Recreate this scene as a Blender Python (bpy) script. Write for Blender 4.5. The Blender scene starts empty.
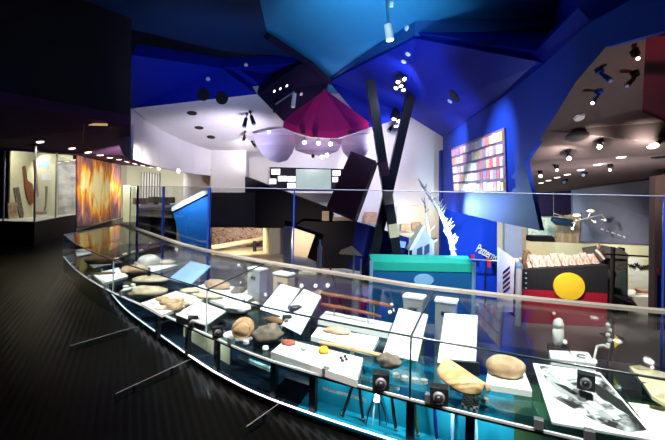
import bpy, math, random
from mathutils import Vector, Matrix, noise
from mathutils.geometry import tessellate_polygon
from mathutils.bvhtree import BVHTree

scene = bpy.context.scene
COL = scene.collection
F = 400.0                      # focal length in pixels of the 665 x 440 frame
PX, PY = 332.5, 190.5          # principal point
T = math.radians(1.2)          # the camera is held very slightly rotated
CT, ST = math.cos(T), math.sin(T)
EYE = 1.6

# ------------------------------------------------------------------ geometry helpers
def ray(x, y):
    u, v = x - PX, y - PY
    return Vector(((u * CT + v * ST) / F, 1.0, (u * ST - v * CT) / F))

def P(x, y, d):
    r = ray(x, y)
    return Vector((r.x * d, d, EYE + r.z * d))

def G(x, y, z):
    r = ray(x, y)
    d = (z - EYE) / r.z
    return Vector((r.x * d, d, z))

ORIG = {}
SURF = []                      # room surfaces that fixtures hang from

class MB:
    def __init__(s):
        s.v, s.f, s.sm = [], [], []
    def add(s, vs, fs, smooth=False):
        o = len(s.v)
        s.v += [Vector(p) for p in vs]
        s.f += [tuple(i + o for i in f) for f in fs]
        s.sm += [smooth] * len(fs)
        return s
    def hexa(s, b, t):
        """b, t: four bottom and four top corners in the same winding"""
        return s.add(list(b) + list(t), [(3, 2, 1, 0), (4, 5, 6, 7), (0, 1, 5, 4), (1, 2, 6, 5), (2, 3, 7, 6), (3, 0, 4, 7)])
    def box(s, c, size, rz=0.0, M=None):
        x, y, z = size[0] / 2, size[1] / 2, size[2] / 2
        R = M if M is not None else Matrix.Rotation(rz, 3, 'Z')
        q = [(-x, -y), (x, -y), (x, y), (-x, y)]
        c = Vector(c)
        return s.hexa([c + R @ Vector((a, b, -z)) for a, b in q], [c + R @ Vector((a, b, z)) for a, b in q])
    def prism(s, pts, thick, flat=None):
        """polygon pts (3D) swept along vector thick; flat = 2D outline used for filling"""
        pts = [Vector(p) for p in pts]
        n = len(pts)
        th = Vector(thick)
        loop = [Vector((p[0], p[1], 0)) for p in flat] if flat else pts
        tris = tessellate_polygon([loop])
        fs = [tuple(t) for t in tris] + [tuple(i + n for i in reversed(t)) for t in tris]
        fs += [(i, (i + 1) % n, (i + 1) % n + n, i + n) for i in range(n)]
        return s.add(pts + [p + th for p in pts], fs)
    def tube(s, pts, r, n=8, smooth=True):
        pts = [Vector(p) for p in pts]
        rs = r if isinstance(r, (list, tuple)) else [r] * len(pts)
        vs, fs = [], []
        up = None
        for i, p in enumerate(pts):
            d = (pts[min(i + 1, len(pts) - 1)] - pts[max(i - 1, 0)]).normalized()
            if up is None:
                up = Vector((0, 0, 1)) if abs(d.z) < .9 else Vector((1, 0, 0))
            a = d.cross(up).normalized()
            b = a.cross(d).normalized()
            up = b
            for k in range(n):
                t = 2 * math.pi * k / n
                vs.append(p + (a * math.cos(t) + b * math.sin(t)) * rs[i])
        m = len(pts)
        for i in range(m - 1):
            for k in range(n):
                fs.append((i * n + k, i * n + (k + 1) % n, (i + 1) * n + (k + 1) % n, (i + 1) * n + k))
        s.add(vs, fs, smooth)
        s.add([vs[k] for k in range(n)], [tuple(range(n))])
        s.add([vs[(m - 1) * n + k] for k in range(n)], [tuple(reversed(range(n)))])
        return s
    def ell(s, c, rad, seed=0, amp=.12, freq=1.3, R=None, flat=.0, nu=20, nv=12):
        """lumpy ellipsoid (stones); flat cuts the underside at -flat*rz"""
        c = Vector(c)
        R = R if R is not None else Matrix.Identity(3)
        off = Vector((seed * 3.7, seed * 1.9, seed * 5.3))
        vs, fs = [], []
        for j in range(nv + 1):
            ph = math.pi * j / nv
            for i in range(nu):
                th = 2 * math.pi * i / nu
                d = Vector((math.sin(ph) * math.cos(th), math.sin(ph) * math.sin(th), math.cos(ph)))
                k = 1 + amp * noise.noise(d * freq + off) + amp * .4 * noise.noise(d * freq * 3 + off)
                q = d * k
                if q.z < -flat and flat > 0:
                    q.z = -flat
                vs.append(c + R @ Vector((q.x * rad[0], q.y * rad[1], q.z * rad[2])))
        for j in range(nv):
            for i in range(nu):
                fs.append((j * nu + i, (j + 1) * nu + i, (j + 1) * nu + (i + 1) % nu, j * nu + (i + 1) % nu))
        return s.add(vs, fs, True)
    def build(s, name, m, parent=None, origin=None):
        if origin is None:
            lo = Vector([min(p[i] for p in s.v) for i in range(3)])
            hi = Vector([max(p[i] for p in s.v) for i in range(3)])
            origin = Vector(((lo.x + hi.x) / 2, (lo.y + hi.y) / 2, lo.z))
        me = bpy.data.meshes.new(name)
        me.from_pydata([tuple(p - origin) for p in s.v], [], s.f)
        me.polygons.foreach_set('use_smooth', s.sm)
        me.materials.append(m)
        me.validate()
        import bmesh
        bm = bmesh.new(); bm.from_mesh(me)
        bmesh.ops.recalc_face_normals(bm, faces=bm.faces)
        bm.to_mesh(me); bm.free()
        o = bpy.data.objects.new(name, me)
        COL.objects.link(o)
        ORIG[o.name] = Vector(origin)
        if parent is not None:
            o.parent = parent
            o.location = Vector(origin) - ORIG[parent.name]
        else:
            o.location = origin
        return o

def bvh(mb):
    return BVHTree.FromPolygons([tuple(p) for p in mb.v], mb.f)

def hit(x, y, trees=None, dmin=1.0):
    best = None
    r = ray(x, y)
    L = r.length
    o = Vector((0, 0, EYE))
    for t in (trees or SURF):
        loc, nor, idx, dist = t.ray_cast(o, r.normalized())
        if loc is not None and (best is None or dist < best[2]):
            n = nor if nor.dot(r) < 0 else -nor
            best = (loc, n, dist)
    if best is None:
        return P(x, y, 10), Vector((0, 0, -1))
    return best[0], best[1]

def tag(o, label=None, cat=None, group=None, kind=None):
    if label: o['label'] = label
    if cat: o['category'] = cat
    if group: o['group'] = group
    if kind: o['kind'] = kind
    return o

def empty(name, loc, label, cat, group=None):
    o = bpy.data.objects.new(name, None)
    o.empty_display_size = .1
    COL.objects.link(o)
    o.location = loc
    ORIG[o.name] = Vector(loc)
    return tag(o, label, cat, group)

def struct(name, mb, m, surf=True):
    o = mb.build(name, m)
    o['kind'] = 'structure'
    if surf: SURF.append(bvh(mb))
    return o

# ------------------------------------------------------------------ materials
def mat(name, col, rough=.6, metal=0.0, emit=None, strength=0.0, var=.12, scale=6.0, bump=0.0, coat=0.0, spec=.4):
    m = bpy.data.materials.new(name)
    m.use_nodes = True
    nt = m.node_tree
    b = nt.nodes['Principled BSDF']
    b.inputs['Roughness'].default_value = rough
    b.inputs['Metallic'].default_value = metal
    b.inputs['Specular IOR Level'].default_value = spec
    b.inputs['Coat Weight'].default_value = coat
    tc = nt.nodes.new('ShaderNodeTexCoord')
    nz = nt.nodes.new('ShaderNodeTexNoise')
    nz.inputs['Scale'].default_value = scale
    nz.inputs['Detail'].default_value = 4
    nt.links.new(tc.outputs['Object'], nz.inputs['Vector'])
    mx = nt.nodes.new('ShaderNodeMix'); mx.data_type = 'RGBA'
    nt.links.new(nz.outputs['Fac'], mx.inputs['Factor'])
    mx.inputs['A'].default_value = tuple(max(0, c * (1 - var)) for c in col) + (1,)
    mx.inputs['B'].default_value = tuple(min(1, c * (1 + var)) for c in col) + (1,)
    nt.links.new(mx.outputs['Result'], b.inputs['Base Color'])
    if bump:
        bp = nt.nodes.new('ShaderNodeBump')
        bp.inputs['Strength'].default_value = bump
        bp.inputs['Distance'].default_value = .02
        nt.links.new(nz.outputs['Fac'], bp.inputs['Height'])
        nt.links.new(bp.outputs['Normal'], b.inputs['Normal'])
    if emit:
        b.inputs['Emission Color'].default_value = tuple(emit) + (1,)
        b.inputs['Emission Strength'].default_value = strength
    return m

def ramp_mat(name, stops, kind='noise', scale=4.0, rough=.6, detail=6, stretch=(1, 1, 1), dist=0.0, bump=0.0, contrast=True, coords='Object'):
    m = bpy.data.materials.new(name)
    m.use_nodes = True
    nt = m.node_tree
    b = nt.nodes['Principled BSDF']
    b.inputs['Roughness'].default_value = rough
    b.inputs['Specular IOR Level'].default_value = .15
    tc = nt.nodes.new('ShaderNodeTexCoord')
    mp = nt.nodes.new('ShaderNodeMapping')
    mp.inputs['Scale'].default_value = stretch
    nt.links.new(tc.outputs[coords], mp.inputs['Vector'])
    if kind == 'noise':
        t = nt.nodes.new('ShaderNodeTexNoise'); t.inputs['Detail'].default_value = detail
        t.inputs['Distortion'].default_value = dist
        out = t.outputs['Fac']
    elif kind == 'wave':
        t = nt.nodes.new('ShaderNodeTexWave'); t.inputs['Detail'].default_value = detail
        t.inputs['Distortion'].default_value = dist
        out = t.outputs['Fac']
    else:
        t = nt.nodes.new('ShaderNodeTexVoronoi')
        out = t.outputs['Distance']
    t.inputs['Scale'].default_value = scale
    nt.links.new(mp.outputs['Vector'], t.inputs['Vector'])
    r = nt.nodes.new('ShaderNodeValToRGB')
    e = r.color_ramp.elements
    while len(e) < len(stops): e.new(.5)
    for el, (p, c) in zip(e, stops):
        el.position = p; el.color = tuple(c) + (1,)
    nt.links.new(out, r.inputs['Fac'])
    nt.links.new(r.outputs['Color'], b.inputs['Base Color'])
    if bump:
        bp = nt.nodes.new('ShaderNodeBump'); bp.inputs['Strength'].default_value = bump; bp.inputs['Distance'].default_value = .02
        nt.links.new(out, bp.inputs['Height']); nt.links.new(bp.outputs['Normal'], b.inputs['Normal'])
    return m

def glass(name, tint, refl=.6, rough=.02, ior=1.45):
    m = bpy.data.materials.new(name)
    m.use_nodes = True
    nt = m.node_tree
    nt.nodes.clear()
    out = nt.nodes.new('ShaderNodeOutputMaterial')
    tr = nt.nodes.new('ShaderNodeBsdfTransparent'); tr.inputs['Color'].default_value = tuple(tint) + (1,)
    gl = nt.nodes.new('ShaderNodeBsdfGlossy'); gl.inputs['Roughness'].default_value = rough
    fr = nt.nodes.new('ShaderNodeFresnel'); fr.inputs['IOR'].default_value = ior
    mu = nt.nodes.new('ShaderNodeMath'); mu.operation = 'MULTIPLY'; mu.inputs[1].default_value = refl
    nt.links.new(fr.outputs['Fac'], mu.inputs[0])
    mx = nt.nodes.new('ShaderNodeMixShader')
    nt.links.new(mu.outputs[0], mx.inputs['Fac'])
    nt.links.new(tr.outputs[0], mx.inputs[1]); nt.links.new(gl.outputs[0], mx.inputs[2])
    nt.links.new(mx.outputs[0], out.inputs['Surface'])
    return m

def emis(name, col, s):
    return mat(name, col, emit=col, strength=s, var=0)

M = {}
M['black'] = mat('black_paint', (.006, .006, .008), .7)
M['blackceil'] = mat('black_ceiling_paint', (.014, .012, .016), .8)
M['unlitceil'] = mat('unlit_ceiling_shade', (.004, .035, .14), .7)  # darker copy of the sky blue ceiling colour, paints in its unlit side
M['cyanceil'] = mat('sky_blue_ceiling_paint', (.02, .24, .55), .7)
M['fascia'] = mat('teal_blue_paint', (.01, .08, .32), .6)
M['blue'] = mat('deep_blue_paint', (.003, .014, .36), .65, spec=.12)
M['blue2'] = mat('bright_blue_paint', (.004, .035, .4), .65, spec=.12)
M['darkbrownblue'] = mat('dark_plum_paint', (.012, .008, .032), .8, spec=.1)
M['white'] = mat('white_plaster', (.74, .72, .76), .7, var=.04)
M['lilac'] = mat('lilac_plaster', (.5, .46, .68), .7, var=.05)
M['magenta'] = mat('magenta_paint', (.62, .016, .19), .6)
M['plum'] = mat('plum_soffit_paint', (.075, .03, .085), .75, spec=.1)
M['brownceil'] = mat('brown_grey_ceiling_paint', (.13, .1, .1), .8, spec=.1)
M['greywall'] = mat('slate_grey_plaster', (.16, .17, .24), .7)
M['brownwall'] = mat('warm_brown_plaster', (.22, .14, .11), .7)
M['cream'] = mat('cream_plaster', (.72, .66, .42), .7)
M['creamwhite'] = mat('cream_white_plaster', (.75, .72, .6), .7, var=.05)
M['dark'] = mat('charcoal_panel', (.012, .01, .016), .6, spec=.12)
M['greyband'] = mat('grey_metal_cladding', (.15, .125, .115), .5)
M['maroon'] = mat('dark_maroon_cladding', (.07, .014, .035), .4)
M['indigo'] = mat('dark_indigo_cladding', (.008, .014, .16), .5, spec=.15)
M['steel'] = mat('dark_steel', (.02, .02, .03), .35, metal=.6)
M['alu'] = mat('brushed_aluminium', (.5, .5, .52), .35, metal=.8)
M['rail'] = mat('pale_metal_rail', (.36, .32, .27), .4, metal=.3)
M['seam'] = mat('dark_glass_edge', (.008, .02, .024), .2)
M['paleedge'] = mat('pale_glass_edge', (.35, .38, .62), .3)
M['blueedge'] = mat('blue_glass_edge', (.02, .06, .42), .3)
M['deckedge'] = mat('silver_deck_edge', (.72, .78, .78), .3, metal=.2)
M['teal'] = mat('teal_panel', (.01, .24, .34), .7, spec=.1)
M['olive'] = mat('olive_panel', (.05, .09, .03), .5)
M['beigepanel'] = mat('beige_panel', (.5, .38, .24), .7)
M['darkpanel'] = mat('midnight_panel', (.006, .01, .022), .7, spec=.1)
M['card'] = mat('white_card', (.84, .84, .84), .6, var=.02)
M['bluecard'] = mat('pale_blue_card', (.3, .52, .75), .6)
M['plinth'] = mat('white_acrylic', (.82, .81, .78), .45, var=.03)
M['fur'] = mat('lamp_lens', (1, .95, .85), emit=(1, .93, .82), strength=5)
M['lens'] = M['fur']
M['lenswarm'] = mat('warm_lamp_lens', (1, .8, .55), emit=(1, .72, .5), strength=3.5)
M['down'] = mat('downlight_lens', (1, .9, .8), emit=(1, .88, .8), strength=3)
M['stone_tan'] = ramp_mat('tan_stone', [(.3, (.26, .15, .08)), (.6, (.52, .35, .21))], scale=9, bump=.4)
M['stone_pale'] = ramp_mat('pale_stone', [(.3, (.36, .27, .17)), (.6, (.66, .55, .4))], scale=8, bump=.3)
M['stone_grey'] = ramp_mat('grey_brown_stone', [(.3, (.08, .06, .045)), (.65, (.27, .21, .17))], scale=10, bump=.5)
M['stone_dark'] = ramp_mat('dark_brown_stone', [(.3, (.06, .035, .02)), (.65, (.2, .11, .06))], scale=8, bump=.3)
M['stone_red'] = ramp_mat('red_brown_stone', [(.3, (.2, .04, .03)), (.65, (.42, .13, .09))], scale=20, bump=.3)
M['stone_white'] = ramp_mat('white_stone', [(.3, (.68, .66, .6)), (.65, (.85, .83, .78))], scale=8, bump=.2)
M['ochre'] = ramp_mat('yellow_ochre', [(.3, (.7, .35, .02)), (.65, (.9, .58, .05))], scale=20, bump=.3)
M['quartz'] = mat('clear_quartz', (.6, .62, .58), .15)
M['pebble'] = mat('black_pebble', (.012, .01, .012), .3)
M['bone'] = ramp_mat('pinkish_bone', [(.3, (.42, .2, .12)), (.65, (.7, .48, .33))], scale=14, bump=.3)
M['wood_axe'] = ramp_mat('reddish_wood', [(.3, (.13, .045, .02)), (.7, (.34, .13, .06))], scale=5, stretch=(1, 6, 6), bump=.2)
M['wood_tan'] = ramp_mat('tan_wood', [(.3, (.42, .24, .12)), (.7, (.66, .42, .24))], scale=6, stretch=(1, 5, 5), bump=.2)
M['wood_bowl'] = ramp_mat('pale_worn_wood', [(.3, (.4, .21, .09)), (.7, (.68, .43, .22))], scale=6, stretch=(1, 4, 4), bump=.35)
M['rawhide'] = ramp_mat('cream_hide', [(.3, (.6, .5, .28)), (.65, (.78, .7, .48))], scale=6, bump=.2)
M['yellow'] = mat('yellow_paint', (.9, .58, .03), .5)
M['flagred'] = mat('red_paint', (.4, .01, .035), .5)
M['flagblack'] = ramp_mat('black_slatted_board', [(.4, (.008, .008, .01)), (.6, (.03, .03, .035))], kind='wave', scale=9, stretch=(1, 0, 0), dist=0, detail=0)
M['bark'] = ramp_mat('paperbark', [(.3, (.16, .08, .06)), (.46, (.46, .33, .27)), (.7, (.66, .55, .48))], scale=5, stretch=(3, 3, .5), bump=.4)
M['plank'] = ramp_mat('weathered_plank', [(.3, (.2, .12, .06)), (.7, (.48, .34, .22))], scale=5, stretch=(4, 4, .4), bump=.3)
M['greendeck'] = mat('green_lit_top', (.02, .42, .3), .5)
M['tealbox'] = mat('teal_blue_box', (.01, .12, .3), .4)
M['branch'] = ramp_mat('white_bark', [(.35, (.12, .12, .14)), (.5, (.75, .74, .78))], scale=14, bump=.3)
M['house'] = mat('pale_lilac_board', (.48, .5, .68), .6)
M['housedark'] = mat('blue_grey_window', (.05, .08, .2), .3)
M['screen'] = mat('lit_screen', (.16, .24, .22), .3, emit=(.72, .85, .8), strength=.32, var=.3, scale=3)
M['screenwhite'] = mat('lit_white_screen', (.9, .9, .9), .3, emit=(.95, .95, 1), strength=1.1)
M['led'] = mat('white_light_strip', (1, .95, 1), emit=(1, .94, 1), strength=1.6)
M['lowfloor'] = mat('grey_stone_floor', (.3, .27, .26), .35)
M['bench'] = mat('beige_platform', (.62, .5, .3), .5)
M['lockbox'] = mat('grey_box_side', (.26, .27, .25), .5)
M['lensblue'] = mat('dim_lamp_lens', (.25, .35, .6), .1)
M['mesh'] = None

def checker(name, c1, c2, scale, rough=.5, bias=.5, coords='Object', rot=0.0):
    m = bpy.data.materials.new(name); m.use_nodes = True
    nt = m.node_tree; b = nt.nodes['Principled BSDF']; b.inputs['Roughness'].default_value = rough
    tc = nt.nodes.new('ShaderNodeTexCoord'); mp = nt.nodes.new('ShaderNodeMapping'); mp.inputs['Rotation'].default_value[2] = rot
    ck = nt.nodes.new('ShaderNodeTexChecker'); ck.inputs['Scale'].default_value = scale
    ck.inputs['Color1'].default_value = tuple(c1) + (1,); ck.inputs['Color2'].default_value = tuple(c2) + (1,)
    nt.links.new(tc.outputs[coords], mp.inputs['Vector']); nt.links.new(mp.outputs['Vector'], ck.inputs['Vector'])
    nt.links.new(ck.outputs['Color'], b.inputs['Base Color'])
    return m
M['net'] = checker('black_white_net', (.01, .01, .01), (.5, .5, .5), 60, rot=.6)

# dark ribbed floor running towards the far left
def floor_mat():
    m = bpy.data.materials.new('dark_ribbed_boards'); m.use_nodes = True
    nt = m.node_tree; b = nt.nodes['Principled BSDF']
    tc = nt.nodes.new('ShaderNodeTexCoord'); mp = nt.nodes.new('ShaderNodeMapping')
    mp.inputs['Rotation'].default_value[2] = math.radians(-27)
    nt.links.new(tc.outputs['Object'], mp.inputs['Vector'])
    w = nt.nodes.new('ShaderNodeTexWave'); w.inputs['Scale'].default_value = 5.5; w.inputs['Distortion'].default_value = 0
    nt.links.new(mp.outputs['Vector'], w.inputs['Vector'])
    r = nt.nodes.new('ShaderNodeValToRGB')
    r.color_ramp.elements[0].position = .05; r.color_ramp.elements[0].color = (.001, .001, .001, 1)
    r.color_ramp.elements[1].position = .35; r.color_ramp.elements[1].color = (.0016, .0013, .0011, 1)
    nt.links.new(w.outputs['Fac'], r.inputs['Fac'])
    nt.links.new(r.outputs['Color'], b.inputs['Base Color'])
    bp = nt.nodes.new('ShaderNodeBump'); bp.inputs['Strength'].default_value = .25; bp.inputs['Distance'].default_value = .01
    nt.links.new(w.outputs['Fac'], bp.inputs['Height']); nt.links.new(bp.outputs['Normal'], b.inputs['Normal'])
    b.inputs['Roughness'].default_value = .28
    b.inputs['Specular IOR Level'].default_value = .12
    return m
M['floor'] = floor_mat()

def fire_mat():
    m = bpy.data.materials.new('bushfire_print'); m.use_nodes = True
    nt = m.node_tree; b = nt.nodes['Principled BSDF']; b.inputs['Roughness'].default_value = .5
    tc = nt.nodes.new('ShaderNodeTexCoord'); mp = nt.nodes.new('ShaderNodeMapping')
    mp.inputs['Scale'].default_value = (1.6, 1.35, .5)
    nt.links.new(tc.outputs['Object'], mp.inputs['Vector'])
    n = nt.nodes.new('ShaderNodeTexNoise'); n.inputs['Scale'].default_value = 2.2; n.inputs['Detail'].default_value = 7; n.inputs['Distortion'].default_value = .7
    nt.links.new(mp.outputs['Vector'], n.inputs['Vector'])
    # a bright band in the middle of the print, smoke above and scrub below
    sp = nt.nodes.new('ShaderNodeSeparateXYZ'); nt.links.new(tc.outputs['Generated'], sp.inputs[0])
    sub = nt.nodes.new('ShaderNodeMath'); sub.operation = 'SUBTRACT'; sub.inputs[1].default_value = .56
    nt.links.new(sp.outputs['Z'], sub.inputs[0])
    ab = nt.nodes.new('ShaderNodeMath'); ab.operation = 'ABSOLUTE'; nt.links.new(sub.outputs[0], ab.inputs[0])
    ml = nt.nodes.new('ShaderNodeMath'); ml.operation = 'MULTIPLY'; ml.inputs[1].default_value = -.62; nt.links.new(ab.outputs[0], ml.inputs[0])
    ad = nt.nodes.new('ShaderNodeMath'); ad.operation = 'ADD'; nt.links.new(ml.outputs[0], ad.inputs[0]); nt.links.new(n.outputs['Fac'], ad.inputs[1])
    a2 = nt.nodes.new('ShaderNodeMath'); a2.operation = 'ADD'; a2.inputs[1].default_value = .255
    sy = nt.nodes.new('ShaderNodeMath'); sy.operation = 'SUBTRACT'; sy.inputs[1].default_value = .45; nt.links.new(sp.outputs['Y'], sy.inputs[0])
    ay = nt.nodes.new('ShaderNodeMath'); ay.operation = 'ABSOLUTE'; nt.links.new(sy.outputs[0], ay.inputs[0])
    my = nt.nodes.new('ShaderNodeMath'); my.operation = 'MULTIPLY'; my.inputs[1].default_value = -.5; nt.links.new(ay.outputs[0], my.inputs[0])
    a3 = nt.nodes.new('ShaderNodeMath'); a3.operation = 'ADD'; nt.links.new(ad.outputs[0], a3.inputs[0]); nt.links.new(my.outputs[0], a3.inputs[1])
    nt.links.new(a3.outputs[0], a2.inputs[0])
    r = nt.nodes.new('ShaderNodeValToRGB'); e = r.color_ramp.elements
    stops = [(.22, (.07, .03, .05)), (.36, (.28, .13, .16)), (.44, (.55, .13, .02)), (.52, (.95, .36, .02)), (.58, (1, .62, .05)), (.66, (1, .9, .45))]
    while len(e) < len(stops): e.new(.5)
    for el, (p, c) in zip(e, stops): el.position = p; el.color = c + (1,)
    nt.links.new(a2.outputs[0], r.inputs['Fac']); nt.links.new(r.outputs['Color'], b.inputs['Base Color'])
    return m
M['fire'] = fire_mat()
M['mosaic'] = ramp_mat('red_white_painting', [(.34, (.2, .02, .02)), (.44, (.5, .3, .2)), (.52, (.7, .64, .55)), (.6, (.22, .06, .05))], scale=3.2, detail=3, dist=2.5, stretch=(1, 1, 1.6))
M['stripes'] = ramp_mat('black_white_striped_print', [(.55, (.78, .76, .76)), (.8, (.05, .05, .06))], kind='wave', scale=2.2, dist=3, detail=3, stretch=(1, 1, .08))
M['handsphoto'] = ramp_mat('black_white_photo_print', [(.4, (.02, .02, .02)), (.48, (.16, .16, .16)), (.56, (.5, .5, .5)), (.62, (.82, .82, .82))], scale=7, detail=4, dist=1.2)
M['landscape'] = ramp_mat('pale_landscape_print', [(.35, (.75, .66, .36)), (.5, (.85, .8, .62)), (.65, (.85, .86, .84))], scale=2, detail=3, stretch=(.6, .6, 3))
M['greytex'] = ramp_mat('weathered_grey_hoarding', [(.3, (.03, .03, .03)), (.7, (.14, .12, .1))], scale=6, stretch=(1, 1, 5), bump=.3)
M['redplank'] = ramp_mat('dark_red_boards', [(.02, (.008, .003, .005)), (.14, (.09, .014, .03))], kind='wave', scale=.62, stretch=(1, 1, 1), dist=0, detail=0, rough=.85)
for _n in M['redplank'].node_tree.nodes:
    if _n.type == 'TEX_WAVE': _n.bands_direction = 'Z'

M['topglass'] = glass('clear_vitrine_top_glass', (.95, .985, .985), .36, ior=1.4)
M['glass'] = glass('clear_vitrine_glass', (.95, .985, .985), .3, ior=1.35)
M['lowglass'] = glass('tinted_cabinet_glass', (.82, .93, .95), .35, ior=1.35)
M['deckglass'] = glass('tinted_shelf_glass', (.7, .88, .9), .5, ior=1.35)
M['screenglass'] = glass('clear_screen_glass', (.93, .95, .98), .25, ior=1.3)

# ------------------------------------------------------------------ curves of the case
ZA, ZB, ZC = .72, .342, .06
A_PX = [(63.6, 235), (75, 245), (95.5, 254), (113.6, 261), (147.7, 271), (197.7, 287), (247.7, 304.5), (309, 317.5), (410, 337), (510, 354.5), (665, 380)]
front = [G(x, y, ZA) for x, y in A_PX]
front.append(front[-1] + (front[-1] - front[-2]) * 1.6)
R_PX = [(120, 221.5), (163.6, 238), (188, 246), (211, 250.5), (257, 260), (300, 267), (354, 274.5), (390, 281), (412, 286), (510, 296), (587, 304), (665, 311)]
back = [G(x, y + 2, .74) for x, y in R_PX]
back.append(back[-1] + (back[-1] - back[-2]) * 2.0)
for p in front + back: p.z = 0

def smooth(pts, it=2):
    """a few rounds of corner averaging keep the hand-read points from wobbling"""
    pts = [p.copy() for p in pts]
    for _ in range(it):
        q = [p.copy() for p in pts]
        for i in range(1, len(pts) - 1):
            t = (pts[i] - pts[i - 1]).length / ((pts[i] - pts[i - 1]).length + (pts[i + 1] - pts[i]).length)
            ch = pts[i - 1].lerp(pts[i + 1], t)
            q[i] = pts[i].lerp(ch, .25)
        pts = q
    return pts

def spline(pts, n):
    ex = [2 * pts[0] - pts[1]] + pts + [2 * pts[-1] - pts[-2]]
    dense = []
    for i in range(1, len(ex) - 2):
        for k in range(24):
            t = k / 24
            a, b, c, d = ex[i - 1], ex[i], ex[i + 1], ex[i + 2]
            dense.append(.5 * ((2 * b) + (c - a) * t + (2 * a - 5 * b + 4 * c - d) * t * t + (3 * b - a - 3 * c + d) * t ** 3))
    dense.append(pts[-1])
    acc = [0]
    for i in range(1, len(dense)): acc.append(acc[-1] + (dense[i] - dense[i - 1]).length)
    out, j = [], 0
    for k in range(n):
        s = acc[-1] * k / (n - 1)
        while j < len(acc) - 2 and acc[j + 1] < s: j += 1
        t = (s - acc[j]) / max(1e-9, acc[j + 1] - acc[j])
        out.append(dense[j].lerp(dense[j + 1], t))
    return out

NC = 81
FR = spline(smooth(front), NC)
BK = spline(smooth(back, 4), NC)

def col_index(crv, x, z):
    """index on a curve whose point at height z shows in pixel column x"""
    best, bi = 1e9, 0
    for i, p in enumerate(crv):
        dx, dy, dz = p.x, p.y, z - EYE
        # forward projection
        u = (dx * CT + dz * ST) * F / dy
        if abs(PX + u - x) < best: best, bi = abs(PX + u - x), i
    return bi
def front_d(x): return FR[col_index(FR, x, ZB)].y

def normals(crv):
    out = []
    for i, p in enumerate(crv):
        d = (crv[min(i + 1, len(crv) - 1)] - crv[max(i - 1, 0)]).normalized()
        out.append(Vector((-d.y, d.x, 0)))   # pointing to the back of the case
    return out
NF = normals(FR)
NB = normals(BK)
def off(crv, nrm, k): return [p + n * k for p, n in zip(crv, nrm)]

def ribbon(mb, crv, z0, z1, t, i0=0, i1=None, nrm=None):
    """upright curved sheet of thickness t"""
    i1 = len(crv) - 1 if i1 is None else i1
    nrm = nrm or normals(crv)
    sec = []
    for i in range(i0, i1 + 1):
        a, b = crv[i], crv[i] + nrm[i] * t
        sec.append([Vector((a.x, a.y, z0)), Vector((b.x, b.y, z0)), Vector((b.x, b.y, z1)), Vector((a.x, a.y, z1))])
    return loft(mb, sec)

def loft(mb, sec):
    n = len(sec[0])
    vs = [p for s in sec for p in s]
    fs = []
    for i in range(len(sec) - 1):
        for k in range(n):
            fs.append((i * n + k, i * n + (k + 1) % n, (i + 1) * n + (k + 1) % n, (i + 1) * n + k))
    fs.append(tuple(range(n)))
    fs.append(tuple(reversed([(len(sec) - 1) * n + k for k in range(n)])))
    mb.add(vs, fs)
    return mb

def sheet(mb, c0, c1, z, t, i0=0, i1=None, z1=None):
    """flat curved plate between two curves"""
    i1 = len(c0) - 1 if i1 is None else i1
    z1 = z if z1 is None else z1
    sec = []
    for i in range(i0, i1 + 1):
        a, b = c0[i], c1[i]
        sec.append([Vector((a.x, a.y, z - t)), Vector((b.x, b.y, z1 - t)), Vector((b.x, b.y, z1)), Vector((a.x, a.y, z))])
    return loft(mb, sec)

# ------------------------------------------------------------------ SETTING: floors
edge = off(BK, NB, .32)
pl = [Vector((p.x, p.y, 0)) for p in edge]
start = min(range(NC), key=lambda i: abs(PX + edge[i].x / edge[i].y * F - 213))
poly = [pl[i] for i in range(NC - 1, start - 1, -1)]
far = P(213, 190, 22); far.z = 0
poly += [far, Vector((-14, 22, 0)), Vector((-14, -2, 0)), Vector((pl[-1].x + .5, -2, 0))]
mb = MB().prism([p + Vector((0, 0, 0)) for p in poly], (0, 0, -.4), flat=[(p.x, p.y) for p in poly])
o = struct('floor', mb, M['floor'], surf=False)
FLOOR = bvh(mb)
mb = MB().box((4, 16, -2.5), (30, 30, .2))
struct('floor_lower', mb, M['lowfloor'], surf=False)
LOW = -2.4

# ------------------------------------------------------------------ SETTING: ceilings and bulkheads
def pixpoly(name, pts, thick, m, surf=True):
    q = [P(*p) for p in pts]
    mb = MB().prism(q, thick, flat=[(p[0], -p[1]) for p in pts])
    return struct(name, mb, m, surf)

ZCE = 6.0
def CE(x, y):  # point on the high ceiling
    return G(x, y, ZCE)
# one high ceiling; weak light on its left part is put into darker colour
a = [CE(-200, -160), CE(255, -160), CE(268, 37), CE(329, 80)]
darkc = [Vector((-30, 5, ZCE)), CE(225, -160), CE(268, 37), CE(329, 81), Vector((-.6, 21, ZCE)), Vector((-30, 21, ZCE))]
struct('ceiling_unlit', MB().prism(darkc, (0, 0, .3)), M['unlitceil'])
blu = [CE(225, -160), Vector((14, 5, ZCE)), Vector((14, 21, ZCE)), Vector((-.6, 21, ZCE)), CE(329, 81), CE(268, 37)]
struct('ceiling_blue', MB().prism(blu, (0, 0, .3)), M['cyanceil'])
struct('ceiling_rear', MB().box((-4, .55, ZCE + .15), (40, 9.1, .3)), M['blackceil'])
# ridge beam along the join of the two ceiling parts
r0, r1, r2 = P(267, 36, 11), P(312, 65, 13.2), P(330, 82, 15.2)
struct('trim_ridge', MB().tube([r0, r1, r2], .12, 4, False), M['darkbrownblue'])
# dropped fascia in front of the deep blue soffit
fa = [(329, 80, 15.6), (376, 45, 12.0), (415, 19, 10.3), (460, 17, 10.2), (556, 15, 10.2), (573, 13, 10.2), (590, 22, 9.6), (556, 36, 10.2), (415, 38.5, 10.3), (340, 76, 15.0)]
pixpoly('ceiling_fascia', fa, (0, .3, .05), M['fascia'])
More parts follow.
